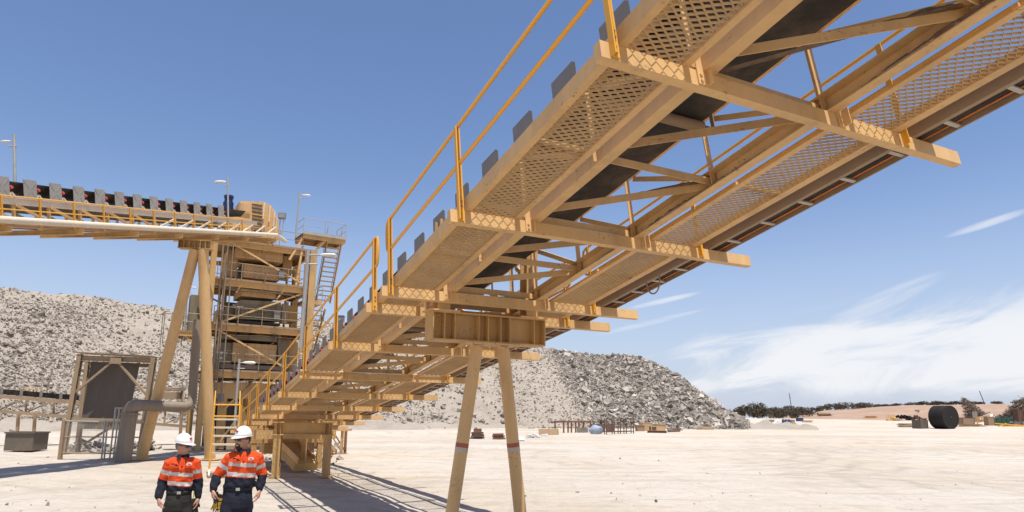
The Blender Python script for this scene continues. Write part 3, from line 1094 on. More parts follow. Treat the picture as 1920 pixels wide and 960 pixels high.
for u in (1.0, 2.75):
    fb('lower_chord', 'tan', lambda b: b.ibeam(F(S0, u, -.05), F(S1, u, -.05), .12, .18, .014, .01, tuple(EN)))
    fb('upper_chord', 'pale', lambda b: b.ibeam(F(S0, u, .68), F(S1, u, .68), .12, .22, .014, .01, tuple(EN)))
k = -24.0
nn = 0
while k < S1:
    if k > -14.5 or True:
        fb('transom', 'ochre', lambda b: b.ibeam(F(k, -.25, -.30), F(k, 3.9, -.30), .09, .17, .012, .009))
    for u in (1.0, 2.75):
        fb('truss_post', 'tan', lambda b: b.beam(F(k, u, .03), F(k, u, .58), .09, .07, tuple(eS)))
        fb('truss_post', 'tan', lambda b: b.beam(F(k + 1.5, u, .03), F(k + 1.5, u, .58), .09, .07, tuple(eS)))
        for q in (0, 1.5):
            if k < -4.5:
                fb('truss_diagonal', 'tan', lambda b: b.beam(F(k + q + .05, u - .06, .56), F(k + q + 1.45, u - .06, .05), .07, .09, tuple(EN)))
            else:
                fb('truss_diagonal', 'pale', lambda b: b.beam(F(k + q + .05, u - .06, .05), F(k + q + 1.45, u - .06, .56), .07, .07, tuple(EN)))
    fb('floor_brace', 'tan', lambda b: b.beam(F(k, 1.05, -.1), F(k + 1.5, 2.7, -.1), .07, .07))
    fb('floor_brace', 'tan', lambda b: b.beam(F(k + 1.5, 2.7, -.1), F(k + 3, 1.05, -.1), .07, .07))
    if k + 3 < S1 + 1:
        fb('walkway_deck', 'trayb', lambda b: b.obox(F(k + 1.5, .5, -.19), eS, EL, EN, 1.49, .42, .012))
    k += 3.0
for u_ in (.06,):
    fb('handrail', 'yellow', lambda b: b.tube([F(S0, u_, .73), F(3.6, u_, .73)], .024, 8), None, True)
    fb('handrail', 'yellow', lambda b: b.tube([F(S0, u_, .32), F(3.6, u_, .32)], .020, 8), None, True)
    k = -24.0
    while k < 3.6:
        fb('handrail_post', 'yellow', lambda b: b.beam(F(k, u_, -.2), F(k, u_, .73), .06, .05, tuple(eS)))
        k += 1.5
fb('carrying_belt', 'belt', lambda b: b.loops([[F(s, u, v) for u, v in ((1.15, 1.31), (1.45, 1.02), (2.3, 1.02), (2.6, 1.31), (2.6, 1.34), (2.3, 1.05), (1.45, 1.05), (1.15, 1.34))] for s in (S0, -10, S1 - 1)]))
fb('return_belt', 'belt', lambda b: b.loops([[F(s, u, v) for u, v in ((1.2, .42), (2.55, .42), (2.55, .44), (1.2, .44))] for s in (S0, S1 - 1)]))
k = -24.4
while k < 2.8:
    def gd(b):
        c = F(k, 1.04, 1.12)
        b.obox(c, eS, EL, EN, .28, .006, .33)
    g = fb('belt_guard', 'guard_sunlit', gd)
    def cr(b):
        for a, z in ((-1, 1), (1, 1), (-1, -1), (1, -1)):
            b.beam(F(k + a * .06, 1.03, 1.12 + z * .07), F(k + a * .29, 1.03, 1.12 + z * .32), .012, .01, tuple(EL))
    fb('guard_crease', 'galv', cr, g)
    idl = fb('idler', 'red', lambda b: b.tube([F(k + .42, 1.08, 1.16), F(k + .42, 1.5, .93)], .065, 8), None, True)
    fb('idler_stand', 'pale', lambda b: (b.beam(F(k + .25, 1.1, .80), F(k + .42, 1.1, .98), .05, .05), b.beam(F(k + .59, 1.1, .80), F(k + .42, 1.1, .98), .05, .05)), idl)
    k += 1.13
# A-frame under it
def PP(p, Y): return P(*p, Y)
YT = 30.5
tl, tr_, bl_, br_ = PP((366, 468), YT), PP((381, 468), YT), G(264, 862), G(394, 862)
AF = thing('feed_conveyor_trestle', ((bl_ + br_) / 2).to_tuple(), 'tan splayed trestle of two thick tubes under the overhead feed conveyor', 'support')
for t_, b__ in ((tl, bl_), (tr_, br_)):
    b = MB()
    b.tube([t_, V((b__.x, b__.y, -.05))], .235, 24)
    o = b.build('leg', M['tan'], AF)
    smooth_by_angle(o)
    b = MB()
    b.obox(V((b__.x, b__.y, .02)), V((1, 0, 0)), V((0, 1, 0)), UZ, .42, .42, .02)
    b.build('base_plate', M['tan'], AF)
ca, cb = PP((337, 458), YT), PP((400, 461), YT)
b = MB()
b.ibeam(ca, cb, .4, .40, .03, .02)
for k in range(7):
    p = ca + (cb - ca) * (k / 6 * .96 + .02)
    b.obox(p - V((0, .1, 0)), V((1, 0, 0)), V((0, 1, 0)), UZ, .01, .095, .17)
b.build('cap_girder', M['ochre'], AF)

# ================================================================ lamp posts and floodlight
def lamp(name_label, pb, pt, Y, hx, hl, hy=6, mt_='galv', rad=.05, grp=None, z_ground=False):
    p0, p1 = P(*pb, Y), P(*pt, Y)
    if z_ground: p0.z = 0
    t = thing('street_lamp', p0, name_label, 'lamp', 'lamp posts on the plant')
    b = MB()
    b.tube([p0, p1], [rad, rad * .8], 10)
    o = b.build('pole', M[mt_], t)
    smooth_by_angle(o)
    s_ = 1 if hx > 0 else -1
    q0 = P(pt[0], pt[1] + hy, Y)
    q1 = P(pt[0] + hx, pt[1] + hy, Y)
    q2 = P(pt[0] + hx + s_ * hl, pt[1] + hy + .5, Y)
    b = MB()
    b.tube([q0, q1], rad * .45, 8)
    b.build('arm', M[mt_], t)
    d_ = (q2 - q1)
    hw = d_.length * .16
    b = MB()
    rings = []
    for f, w_, zu, zd in ((0, .35, .3, .25), (.2, .8, .8, .6), (.55, 1, 1.0, .9), (.85, .95, .9, .9), (1, .5, .4, .5)):
        c = q1 + d_ * f
        rings.append([c + V((0, math.cos(a) * hw * w_, (math.sin(a) * hw * (zu if math.sin(a) > 0 else zd)) * .85)) for a in [2 * math.pi * i / 10 for i in range(10)]])
    b.loops(rings)
    o = b.build('lamp_head', M['lampw'], t)
    smooth_by_angle(o, 60)
    b = MB()
    m_ = P(pt[0] + .2, pt[1] + (pb[1] - pt[1]) * .14, Y)
    b.tube([m_ - d_.normalized() * .1, m_ + d_.normalized() * .2], rad * .45, 6)
    b.build('bracket', M[mt_], t)
    return t
lamp('tall grey lamp post at the left edge with its head reaching out left', (29, 410), (26.5, 252), 22.0, -6, 19, 13, rad=.055)
lamp('lamp post on the feed conveyor beside the blue motor, head to the left', (428, 438), (427, 333), 33.0, -3, 22, 8, rad=.05)
lamp('thin lamp post by the upper right tower platform, head to the right', (555, 444), (562, 360), 34.0, 4, 16, 6, rad=.05)
iq = iF - .05
pq = C(iq, -.08, .1)
lamp('largest lamp post, grey, rising from the conveyor walkway in front of the tower', (564, 655), (578.5, 469), pq.y, 22, 30, 9, rad=.048)
lamp('slim lamp post in front of the tower base above the yellow stairs', (440, 800), (449, 673), 25.5, 6, 24, 7, rad=.05)
lamp('distant lamp post half hidden behind the left trestle tube', (345, 640), (352, 534), 39.0, 4, 12, 5, rad=.06)
lamp('small weathered lamp post on the slope behind the low conveyor', (87, 735), (98, 695), 56.0, -2, 8, 1, 'duct', .07)
fpt = P(529, 405, 33.5)
FL = thing('floodlight', P(529, 440, 33.5), 'square floodlight on a short bracket above the tower top', 'lamp')
b = MB()
b.obox(fpt, V((1, .2, 0)).normalized(), V((-.2, 1, 0)).normalized(), UZ, .18, .10, .15)
fh = b.build('lamp_head', M['guard'], FL)
b = MB()
b.obox(fpt - V((-.02, .105, 0)), V((1, .2, 0)).normalized(), V((-.2, 1, 0)).normalized(), UZ, .14, .006, .11)
b.build('glass', M['glass'], fh)
for dx in (-.08, .1):
    b = MB()
    b.tube([P(529, 440, 33.5) + V((dx - .1, 0, 0)), fpt + V((dx, 0, -.15))], .03, 8)
    b.build('bracket', M['galv'], FL)

# ================================================================ yellow access stairs to the conveyor walkway
yb = 24.2
sl0, sl1 = G(391.5, 888), None
sl0 = V((P(391.5, 888, 23.3).x, 23.3, 0))
sr0 = sl0 + V((.86, .10, 0))
ys = thing('access_stairs', ((sl0 + sr0) / 2).to_tuple(), 'steep yellow framed access stairs with bare treads behind the two men', 'stairs')
dv = V((-.40, .92, 0)).normalized()
top_z = P(393, 800, 24.3).z
for b0 in (sl0, sr0):
    b = MB()
    b.beam(b0, b0 + dv * 1.7 + UZ * 2.0, .06, .2)
    b.build('stringer', M['pale'], ys)
    b = MB()
    pt_ = P(399 if b0 is sl0 else 434, 757, 24.6)
    p_ = b0 + dv * .1
    b.tube([p_, p_ + UZ * (pt_.z - .05)], .03, 8)
    o = b.build('handrail_post', M['yellow'], ys)
    b = MB()
    b.tube([p_ + UZ * 1.5, p_ + dv * 1.7 + UZ * 2.9], .02, 8)
    b.build('handrail', M['yellow'], ys)
for k in range(7):
    f = (k + .6) / 7
    b = MB()
    c = (sl0 + sr0) / 2 + dv * (1.7 * f) + UZ * (2.0 * f)
    b.obox(c, V((1, .1, 0)).normalized(), dv, UZ, .40, .12, .03)
    b.build('tread', M['pale'], ys)  # pale colour stands in for sun on the tread edges
zt_ = P(399, 757, 23.4).z
for z in (zt_ - .03, zt_ - .42):
    b = MB()
    b.tube([sl0 + dv * .1 + UZ * z, sr0 + dv * .1 + UZ * z], .026, 8)
    b.build('handrail', M['yellow'], ys)

# tail frame under the tower end of the conveyor
TL = thing('conveyor_tail', C(iK + .2, 1.8, 0).to_tuple()[:2] + (0,), 'low brown loading frame at the tail of the conveyor behind the short bent', 'frame')
def kb(name, mtl, i, u0, u1, v0, v1, w_=.2):
    b = MB()
    b.obox((C(i, u0, v0) + C(i, u1, v1)) / 2, DX, HX, UZ, (u1 - u0) / 2, w_, (v1 - v0) / 2)
    return b.build(name, M[mtl], TL)
kb('loading_skirt', 'ochre', iK - .3, .9, 2.8, -.95, .0, .7)
kb('cross_girder', 'ochre', iJ + .4, .2, 3.2, -.60, -.05, .12)
kb('cross_girder', 'tan', iI + .35, .1, 3.0, -.62, -.32, .08)
kb('cross_girder', 'tan_old', iK + .2, -.3, 3.3, -.75, -.3, .15)
for i, u in ((iJ + .4, .5), (iJ + .4, 3.0), (iK + .2, .2), (iK + .2, 3.0)):
    b = MB()
    p = C(i, u, -.3)
    b.ibeam(V((p.x, p.y, 0)), p, .2, .2, .014, .01, tuple(HX))
    b.build('post', M['ochre'], TL)
# stairs to the right-hand walkway, seen from the side
q0, q1 = P(586, 812, 27.5), G(640, 851)
RS = thing('side_stairs', ((q0 + q1) / 2).to_tuple()[:2] + (0,), 'tan side stairs with a braced corner post right of the short bent', 'stairs')
for dy in (0, .8):
    o_ = V((0, dy, 0))
    b = MB(); b.beam(q0 + o_, V((q1.x - .45, q1.y, .05)) + o_, .05, .22); b.build('stringer', M['tan'], RS)
    b = MB(); b.ibeam(V((q1.x, q1.y, 0)) + o_, V((q1.x, q1.y, P(640, 806, q1.y).z)) + o_, .12, .14, .012, .01); b.build('post', M['tan'], RS)
    b = MB(); b.beam(V((q1.x, q1.y, .1)) + o_, V((q1.x - .75, q1.y, P(640, 806, q1.y).z - .05)) + o_, .06, .06); b.build('brace', M['tan_old'], RS)
b = MB(); b.obox(V((q1.x - .45, q1.y + .4, P(640, 806, q1.y).z)), V((1, 0, 0)), V((0, 1, 0)), UZ, .75, .5, .06); b.build('landing', M['tan'], RS)
for k in range(5):
    f = (k + .5) / 5
    c = q0 + (V((q1.x - .45, q1.y, .05)) - q0) * f + V((0, .4, .05))
    b = MB(); b.obox(c, V((1, 0, 0)), V((0, 1, 0)), UZ, .12, .37, .015); b.build('tread', M['tan_old'], RS)
q0, q1 = P(512, 812, 28.0), P(575, 858, 25.6)
CH = thing('spill_chute', (q1.x, q1.y, 0), 'sloping tan spill chute lying on rocks under the conveyor', 'chute')
b = MB(); b.beam(V((q0.x, q0.y, max(q0.z, 1.1))), V((q1.x, q1.y, .18)), .9, .28); b.build('trough', M['ochre'], CH)
for s_ in (-.45, .45):
    b = MB(); b.beam(V((q0.x + s_ * .4, q0.y + s_, max(q0.z, 1.1) + .2)), V((q1.x + s_ * .4, q1.y + s_, .42)), .04, .26); b.build('side_wall', M['tan'], CH)
p = V((q1.x - .2, q1.y + .3, 0))
b = MB(); b.ibeam(p, p + UZ * 1.1, .16, .16, .012, .01); b.build('post', M['tan'], CH)

# ================================================================ left foreground plant: curtain frame, duct, fence, bin, low conveyor
gl, gr_ = G(117, 852), None
YF = gl.y
CF = thing('curtain_frame', P(200, 851, YF).to_tuple()[:2] + (0,), 'dusty steel portal frame hung with a dark grey rubber curtain left of the men', 'frame')
def pf(px, py, dy=0.0): 
    return P(px, py, YF + dy)
def cfb(name, mtl, fn):
    b = MB(); fn(b); return b.build(name, M[mtl], CF)
def gz0(p): return V((p.x, p.y, -.02))
cfb('post', 'tan_old', lambda b: b.ibeam(gz0(pf(119, 850)), pf(151, 664), .22, .22, .016, .012, (0, 1, 0)))
cfb('post', 'tan_old', lambda b: b.ibeam(gz0(pf(262, 850)), pf(289, 671), .22, .22, .016, .012, (0, 1, 0)))
cfb('post', 'tan_old', lambda b: b.ibeam(gz0(pf(146, 835, 2.2)), pf(164, 680, 2.2), .2, .2, .016, .012, (0, 1, 0)))
cfb('post', 'tan_old', lambda b: b.ibeam(gz0(pf(268, 838, 2.2)), pf(284, 684, 2.2), .2, .2, .016, .012, (0, 1, 0)))
cfb('top_beam', 'tan_old', lambda b: b.ibeam(pf(147, 671), pf(292, 676), .2, .26, .016, .012))
cfb('roof_sheet', 'tan_old', lambda b: b.beam(pf(150, 662, .5), pf(290, 669, .5), 1.3, .04))
cfb('back_beam', 'tan_old', lambda b: b.ibeam(pf(160, 681, 2.2), pf(290, 686, 2.2), .16, .2, .014, .01))
cfb('brace', 'tan_old', lambda b: b.beam(pf(211, 678), pf(139, 737), .1, .1))
cfb('brace', 'tan_old', lambda b: b.beam(pf(222, 679), pf(275, 741), .1, .1))
cfb('brace', 'tan_old', lambda b: b.beam(pf(159, 832, 1), pf(215, 797, 1), .1, .1))
cfb('gusset_plate', 'tan_old', lambda b: b.beam(pf(206, 676, -.12), pf(227, 677, -.12), .02, .3))
cfb('side_rail', 'tan_old', lambda b: b.beam(pf(135, 786), pf(275, 790), .1, .16))
def cur(b):
    rows = []
    n = 14
    for k in range(n + 1):
        f = k / n
        xl, xr = 171 - 18 * f, 262 - 22 * f
        y0, y1 = 678 + 107 * f, 681 + 107 * f
        row = []
        for j in range(15):
            g = j / 14
            p = pf(xl + (xr - xl) * g, y0 + (y1 - y0) * g, .55 + .03 * math.sin(g * 16 + f) + .02 * math.sin(g * 5 + f * 4))
            row.append(p)
        rows.append(row + [q + V((0, .03, 0)) for q in row[::-1]])
    b.loops(rows)
o = cfb('rubber_curtain', 'curtain', cur); smooth_by_angle(o, 50)
def cur2(b):
    rows = []
    for f in (0, 1):
        row = [pf(150 + 78 * g - 2 * f, 788 + 16 * f + 2 * g, .62 + (.02 if j % 2 else -.02)) for j, g in enumerate([q / 30 for q in range(31)])]
        rows.append(row + [q + V((0, .03, 0)) for q in row[::-1]])
    b.loops(rows)
cfb('lower_skirt', 'duct', cur2)

# grey dust duct
DU = thing('dust_duct', G(229, 866).to_tuple(), 'grey dust duct bending from a boxed base to a level run towards the tower', 'duct')
yd = G(229, 866).y
b = MB()
lo = [P(x, y, yd) for x, y in ((217, 866), (243, 866))]
hi = [P(x, y, yd) for x, y in ((230, 776), (255, 776))]
def ring8(c, w_, dpt): 
    return [c + V((math.cos(a) * w_, math.sin(a) * dpt, 0)) for a in [math.pi / 8 + k * math.pi / 4 for k in range(8)]]
c0, c1 = (lo[0] + lo[1]) / 2, (hi[0] + hi[1]) / 2
c0.z = -.02
b.loops([ring8(c0, (lo[1] - lo[0]).length * .56, .36), ring8(c1, (hi[1] - hi[0]).length * .54, .34)])
b.build('boxed_leg', M['duct'], DU)
b = MB()
path = [c1 + V((0, 0, -.02)), P(243.5, 769, yd), P(248, 763, yd), P(256, 760.5, yd + .1), P(268, 760, yd + .3), P(310, 762, yd + .9), P(345, 763.5, yd + 1.6), P(354, 761, yd + 1.8), P(359, 754, yd + 1.9), P(361, 742, yd + 2.0), P(364, 690, yd + 2.0), P(368, 640, yd + 2.0), P(371, 600, yd + 2.0)]
b.tube(path, [.31, .31, .30, .28, .25, .22, .22, .22, .21, .20, .20, .20, .20], 16)
o = b.build('round_run', M['duct'], DU); smooth_by_angle(o, 50)
b = MB(); b.tube([c1 + V((0, 0, -.05)), c1 + V((0, 0, .03))], .40, 16); b.build('flange', M['duct'], DU)
b = MB(); b.beam(gz0(P(336, 850, yd + 1.4)), P(341, 768, yd + 1.4), .1, .1); b.build('prop', M['trayb'], DU)

# guard fence in front of the curtain frame
yf = G(114, 861).y
FE = thing('guard_fence', G(160, 861).to_tuple(), 'tube framed wire mesh guard fence before the curtain frame', 'fence')
def feb(name, mtl, fn, par=None):
    b = MB(); fn(b); return b.build(name, M[mtl], par or FE)
def fp(px, py): return P(px, py, yf)
feb('post', 'trayb', lambda b: b.beam(gz0(fp(112, 862)), fp(121, 788), .14, .14))
for px0, px1 in ((197, 190), (202, 195), (217, 205), (224, 212)):
    feb('post', 'galv', lambda b: b.tube([gz0(fp(px1, 864)), fp(px0, 788 if px0 < 210 else 764)], .035, 8))
feb('top_rail', 'galv', lambda b: b.tube([fp(120, 789), fp(198, 791)], .03, 8))
feb('top_rail', 'galv', lambda b: b.tube([fp(216, 765), fp(236, 765)], .03, 8))
feb('top_rail', 'galv', lambda b: b.tube([fp(202, 790), fp(270, 792)], .03, 8))
feb('mid_rail', 'trayb', lambda b: b.tube([fp(117, 819), fp(262, 820)], .028, 8))
feb('bottom_rail', 'trayb', lambda b: b.tube([fp(113, 849), fp(262, 850)], .03, 8))
def wires(b):
    for k in range(38):
        f = k / 37
        b.tube([fp(121 + 77 * f, 790 + 2 * f), fp(113 + 77 * f, 850)], .0035, 3, False)
    for k in range(24):
        f = k / 23
        b.tube([fp(121 - 8 * f, 791 + 58 * f), fp(198 - 8 * f, 792 + 58 * f)], .0035, 3, False)
feb('wire_mesh', 'galv', wires)

# steel skip
yb_ = G(40, 846).y
SK = thing('skip_bin', G(41, 846).to_tuple(), 'weathered open topped steel skip at the left edge of the yard', 'skip')
c = P(41, 828, yb_ + .5)
sx_ = V((1, .12, 0)).normalized(); sy_ = V((-.12, 1, 0)).normalized()
p0 = G(6, 847); p1 = G(65, 846.5)
wd = (p1 - p0).length
zt_ = P(40, 810, yb_).z
b = MB()
q = p0
def sk(a, d, z, ta=0): return V((q.x, q.y, 0)) + sx_ * a + sy_ * d + UZ * z
th = .04
for (a0, a1, d0, d1) in ((0, wd, 0, th), (0, wd, 1.4, 1.4 + th), (0, th, th, 1.4), (wd - th, wd, th, 1.4)):
    b.hexa([sk(a0, d0, .05), sk(a1, d0, .05), sk(a1, d1, .05), sk(a0, d1, .05)], [sk(a0 * 1.0, d0 * 1.0, zt_), sk(a1, d0, zt_), sk(a1, d1, zt_), sk(a0, d1, zt_)])
b.hexa([sk(.05, .05, .05), sk(wd - .05, .05, .05), sk(wd - .05, 1.38, .05), sk(.05, 1.38, .05)], [sk(.05, .05, .12), sk(wd - .05, .05, .12), sk(wd - .05, 1.38, .12), sk(.05, 1.38, .12)])
b.build('tub', M['binsteel'], SK)
b = MB()
for (a0, a1, d0, d1) in ((-.05, wd + .05, -.06, 0), (-.05, wd + .05, 1.44, 1.5), (-.06, 0, 0, 1.44), (wd, wd + .06, 0, 1.44)):
    b.hexa([sk(a0, d0, zt_ - .06), sk(a1, d0, zt_ - .06), sk(a1, d1, zt_ - .06), sk(a0, d1, zt_ - .06)], [sk(a0, d0, zt_ + .015), sk(a1, d0, zt_ + .015), sk(a1, d1, zt_ + .015), sk(a0, d1, zt_ + .015)])
b.build('rim', M['binsteel'], SK)
for a in (.5, wd - .5):
    b = MB(); b.hexa([sk(a - .1, .1, -.0), sk(a + .1, .1, 0), sk(a + .1, 1.3, 0), sk(a - .1, 1.3, 0)], [sk(a - .1, .1, .048), sk(a + .1, .1, .048), sk(a + .1, 1.3, .048), sk(a - .1, 1.3, .048)])
    b.build('skid', M['rust'], SK)

# low conveyor behind the frame
YL = 43.0
def lp(px, py, dy=0.0): return P(px, py, YL + dy + (px - 100) * .012)
LC = thing('low_conveyor', lp(100, 830).to_tuple()[:2] + (0,), 'low dusty conveyor running level in front of the rock slope at far left', 'conveyor')
def lcb(name, mtl, fn, sm=False):
    b = MB(); fn(b); o = b.build(name, M[mtl], LC)
    if sm: smooth_by_angle(o)
    return o
X0, X1 = -160, 352
def ly(px, y0): return y0 + (px - 0) * .082
for dy in (0, 1.3):
    lcb('upper_chord', 'tan_old', lambda b: b.beam(lp(X0, ly(X0, 743), dy), lp(X1, ly(X1, 743), dy), .12, .22))
    lcb('lower_chord', 'tan_old', lambda b: b.beam(lp(X0, ly(X0, 771), dy), lp(X1, ly(X1, 771), dy), .12, .18))
    px = X0
    while px < X1 - 20:
        lcb('truss_diagonal', 'tan_old', lambda b: b.beam(lp(px, ly(px, 770), dy), lp(px + 48, ly(px + 48, 745), dy), .08, .08))
        lcb('truss_post', 'tan_old', lambda b: b.beam(lp(px, ly(px, 770), dy), lp(px + 2, ly(px, 745), dy), .09, .09))
        px += 52
lcb('belt', 'belt', lambda b: b.loops([[lp(px, ly(px, y), d_) for y, d_ in ((739, .2), (739, 1.1), (729, 1.2), (729, .1))] for px in (X0, 50, 160)]))
px = X0 + 12
while px < 160:
    lcb('belt_guard', 'guard', lambda b: b.beam(lp(px, ly(px, 734), -.02), lp(px + 6, ly(px, 734), -.02), .02, .5))
    px += 37
for px in (-120, 35, 66, 240):
    lcb('leg', 'tan_old', lambda b: b.beam(V((lp(px, 800).x, lp(px, 800).y, 0)), lp(px, ly(px, 772)), .14, .14))
lcb('handrail', 'duct', lambda b: b.tube([lp(38, 720), lp(40, 716), lp(78, 719), lp(79, 735)], .025, 6))
lcb('marker_rail', 'yellow', lambda b: b.beam(lp(38, 728), lp(78, 731), .05, .05))
lcb('drive_box', 'tan_old', lambda b: b.obox(lp(322, 742), V((1, 0, 0)), V((0, 1, 0)), UZ, .5, .4, .22))
lcb('drive_box', 'tan_old', lambda b: b.obox(lp(325, 730), V((1, 0, 0)), V((0, 1, 0)), UZ, .6, .4, .10))
lcb('drive_post', 'tan_old', lambda b: b.beam(lp(342, 725), lp(340, 790), .12, .12))
# ================================================================ ground
def gmat():
    mt = bpy.data.materials.new('dusty_calcrete_yard')
    mt.use_nodes = True
    t = mt.node_tree
    b = t.nodes['Principled BSDF']
    b.inputs['Roughness'].default_value = 0.95
    b.inputs['Specular IOR Level'].default_value = 0.1
    tcn = t.nodes.new('ShaderNodeTexCoord')
    def nz(scale, det=8, rgh=.6, sc=(1, 1, 1), rot=0, dist=0.0):
        mp = t.nodes.new('ShaderNodeMapping')
        mp.inputs['Scale'].default_value = sc
        mp.inputs['Rotation'].default_value = (0, 0, rot)
        t.links.new(tcn.outputs['Object'], mp.inputs[0])
        n = t.nodes.new('ShaderNodeTexNoise')
        n.inputs['Scale'].default_value = scale
        n.inputs['Detail'].default_value = det
        n.inputs['Roughness'].default_value = rgh
        n.inputs['Distortion'].default_value = dist
        t.links.new(mp.outputs[0], n.inputs['Vector'])
        return n.outputs[0]
    def mix(f, a, c, mode='MIX'):
        m_ = t.nodes.new('ShaderNodeMixRGB')
        m_.blend_type = mode
        for i, x in ((0, f), (1, a), (2, c)):
            if isinstance(x, tuple): m_.inputs[i].default_value = (*x, 1)
            elif isinstance(x, (int, float)): m_.inputs[i].default_value = x
            else: t.links.new(x, m_.inputs[i])
        return m_.outputs[0]
    MM = lambda op, a, c=None: mth(op, a, c, tree=t)
    SS = lambda x, a, c: sstep(x, a, c, t)
    base_ = mix(SS(nz(.09, 6, .6), .35, .7), (.56, .50, .425), (.505, .43, .34))
    base_ = mix(MM('MULTIPLY', SS(nz(.05, 5, .55, (1, 2.2, 1), .3), .54, .68), .75), base_, (.565, .42, .255))    # yellowish clay patches
    # grader and tyre streaks
    st = nz(.35, 9, .72, (1, 4.5, 1), -.12, 1.1)
    base_ = mix(MM('MULTIPLY', SS(st, .50, .70), .50), base_, (.31, .26, .205))
    st2 = nz(.22, 9, .7, (8, 1, 1), .5, .8)
    base_ = mix(MM('MULTIPLY', SS(st2, .53, .70), .40), base_, (.35, .29, .23))
    wide = nz(.030, 5, .6, (1, 3.2, 1), .10, .9)
    base_ = mix(MM('MULTIPLY', SS(wide, .50, .62), MM('MULTIPLY', SS(nz(.8, 9, .78, (1, 1.6, 1), .4), .38, .62), .66)), base_, (.375, .315, .25))
    # curved tyre tracks: rings about a few turning centres, in patches
    sepn = t.nodes.new('ShaderNodeSeparateXYZ')
    t.links.new(tcn.outputs['Object'], sepn.inputs[0])
    wob = MM('MULTIPLY', MM('SUBTRACT', nz(.25, 3), .5), 2.2)
    for (x, y, r0, r1, fq, msk) in ((36, 92, 22, 60, 1.25, .12), (-6, 70, 24, 50, 1.6, .2), (70, 40, 35, 62, 1.1, .1), (-30, -6, 22, 40, 2.2, .25), (20, 37, 7, 26, 1.75, .09), (2, 46, 9, 26, 1.9, .11), (30, 20, 9, 24, 1.6, .1)):
        dx = MM('SUBTRACT', sepn.outputs[0], float(x))
        dy = MM('SUBTRACT', sepn.outputs[1], float(y))
        rr = MM('ADD', MM('SQRT', MM('ADD', MM('MULTIPLY', dx, dx), MM('MULTIPLY', dy, dy))), wob)
        ln = MM('POWER', MM('ABSOLUTE', MM('SINE', MM('MULTIPLY', rr, fq))), 14.0)
        win = MM('MULTIPLY', SS(rr, r0, r0 + 5), MM('SUBTRACT', 1.0, SS(rr, r1 - 6, r1)))
        f = MM('MULTIPLY', MM('MULTIPLY', ln, win), MM('MULTIPLY', SS(nz(msk, 5), .46, .60), .55))
        base_ = mix(f, base_, (.37, .31, .25))
    fine = nz(3.2, 10, .75)
    base_ = mix(1.0, base_, MM('ADD', MM('MULTIPLY', fine, .55), .73), 'MULTIPLY')
    mott = nz(.55, 9, .74)
    base_ = mix(MM('MULTIPLY', SS(mott, .52, .72), .45), base_, (.39, .33, .265))
    peb = nz(11, 4, .6)
    base_ = mix(MM('MULTIPLY', SS(peb, .63, .70), MM('MULTIPLY', SS(nz(.5, 4), .45, .65), .75)), base_, (.25, .19, .14))
    t.links.new(base_, b.inputs['Base Color'])
    bp = t.nodes.new('ShaderNodeBump')
    bp.inputs['Strength'].default_value = 1.0
    bp.inputs['Distance'].default_value = .10
    hgt = MM('ADD', MM('MULTIPLY', fine, .7), MM('ADD', MM('MULTIPLY', st, -.9), MM('MULTIPLY', nz(.9, 6, .65), 1.2)))
    t.links.new(hgt, bp.inputs['Height'])
    t.links.new(bp.outputs[0], b.inputs['Normal'])
    return mt
M['ground'] = gmat()
# one sheet, finer near the camera, with slight rises
gx = np.unique(np.concatenate([np.linspace(-60, 60, 241), np.linspace(60, 400, 60), np.linspace(400, 3000, 14), -np.linspace(60, 400, 60), -np.linspace(400, 3000, 14)]))
gy = np.unique(np.concatenate([np.linspace(4, 70, 150), np.linspace(70, 260, 90), np.linspace(260, 3500, 16), -np.linspace(0, 400, 10)]))
def ramp(x, y):
    d = math.hypot(x, y)
    k = min(1, max(0, (d - 142) / 88))
    q = min(1, max(0, (x - 25) / 45))
    return 1.95 * k * (q * q * (3 - 2 * q)) * (1 if y > 0 else 0)
def ghe(x, y):
    d = math.hypot(x, y)
    h_ = 0
    if 11 < d < 120:
        k = min(1, (d - 11) / 4) * min(1, (120 - d) / 30)
        h_ += k * (.045 * noise.noise(V((x * .35, y * .35, 0))) + .025 * noise.noise(V((x * 1.3, y * 1.3, 5))))
    return h_ - (.02 if 11 < d < 120 else 0) + ramp(x, y)
gb = MB()
for y in gy:
    for x in gx:
        gb.v.append((x, y, ghe(x, y)))
nx_ = len(gx)
for j in range(len(gy) - 1):
    for i in range(nx_ - 1):
        o = j * nx_ + i
        gb.f.append((o, o + 1, o + nx_ + 1, o + nx_))
ORG['_g'] = V((0, 0, 0))
class _G: name = '_g'
me = bpy.data.meshes.new('ground')
me.from_pydata(gb.v, [], gb.f)
me.materials.append(M['ground'])
me.polygons.foreach_set('use_smooth', [True] * len(me.polygons))
go = bpy.data.objects.new('ground', me)
COL.objects.link(go)
tag(go, kind='structure')

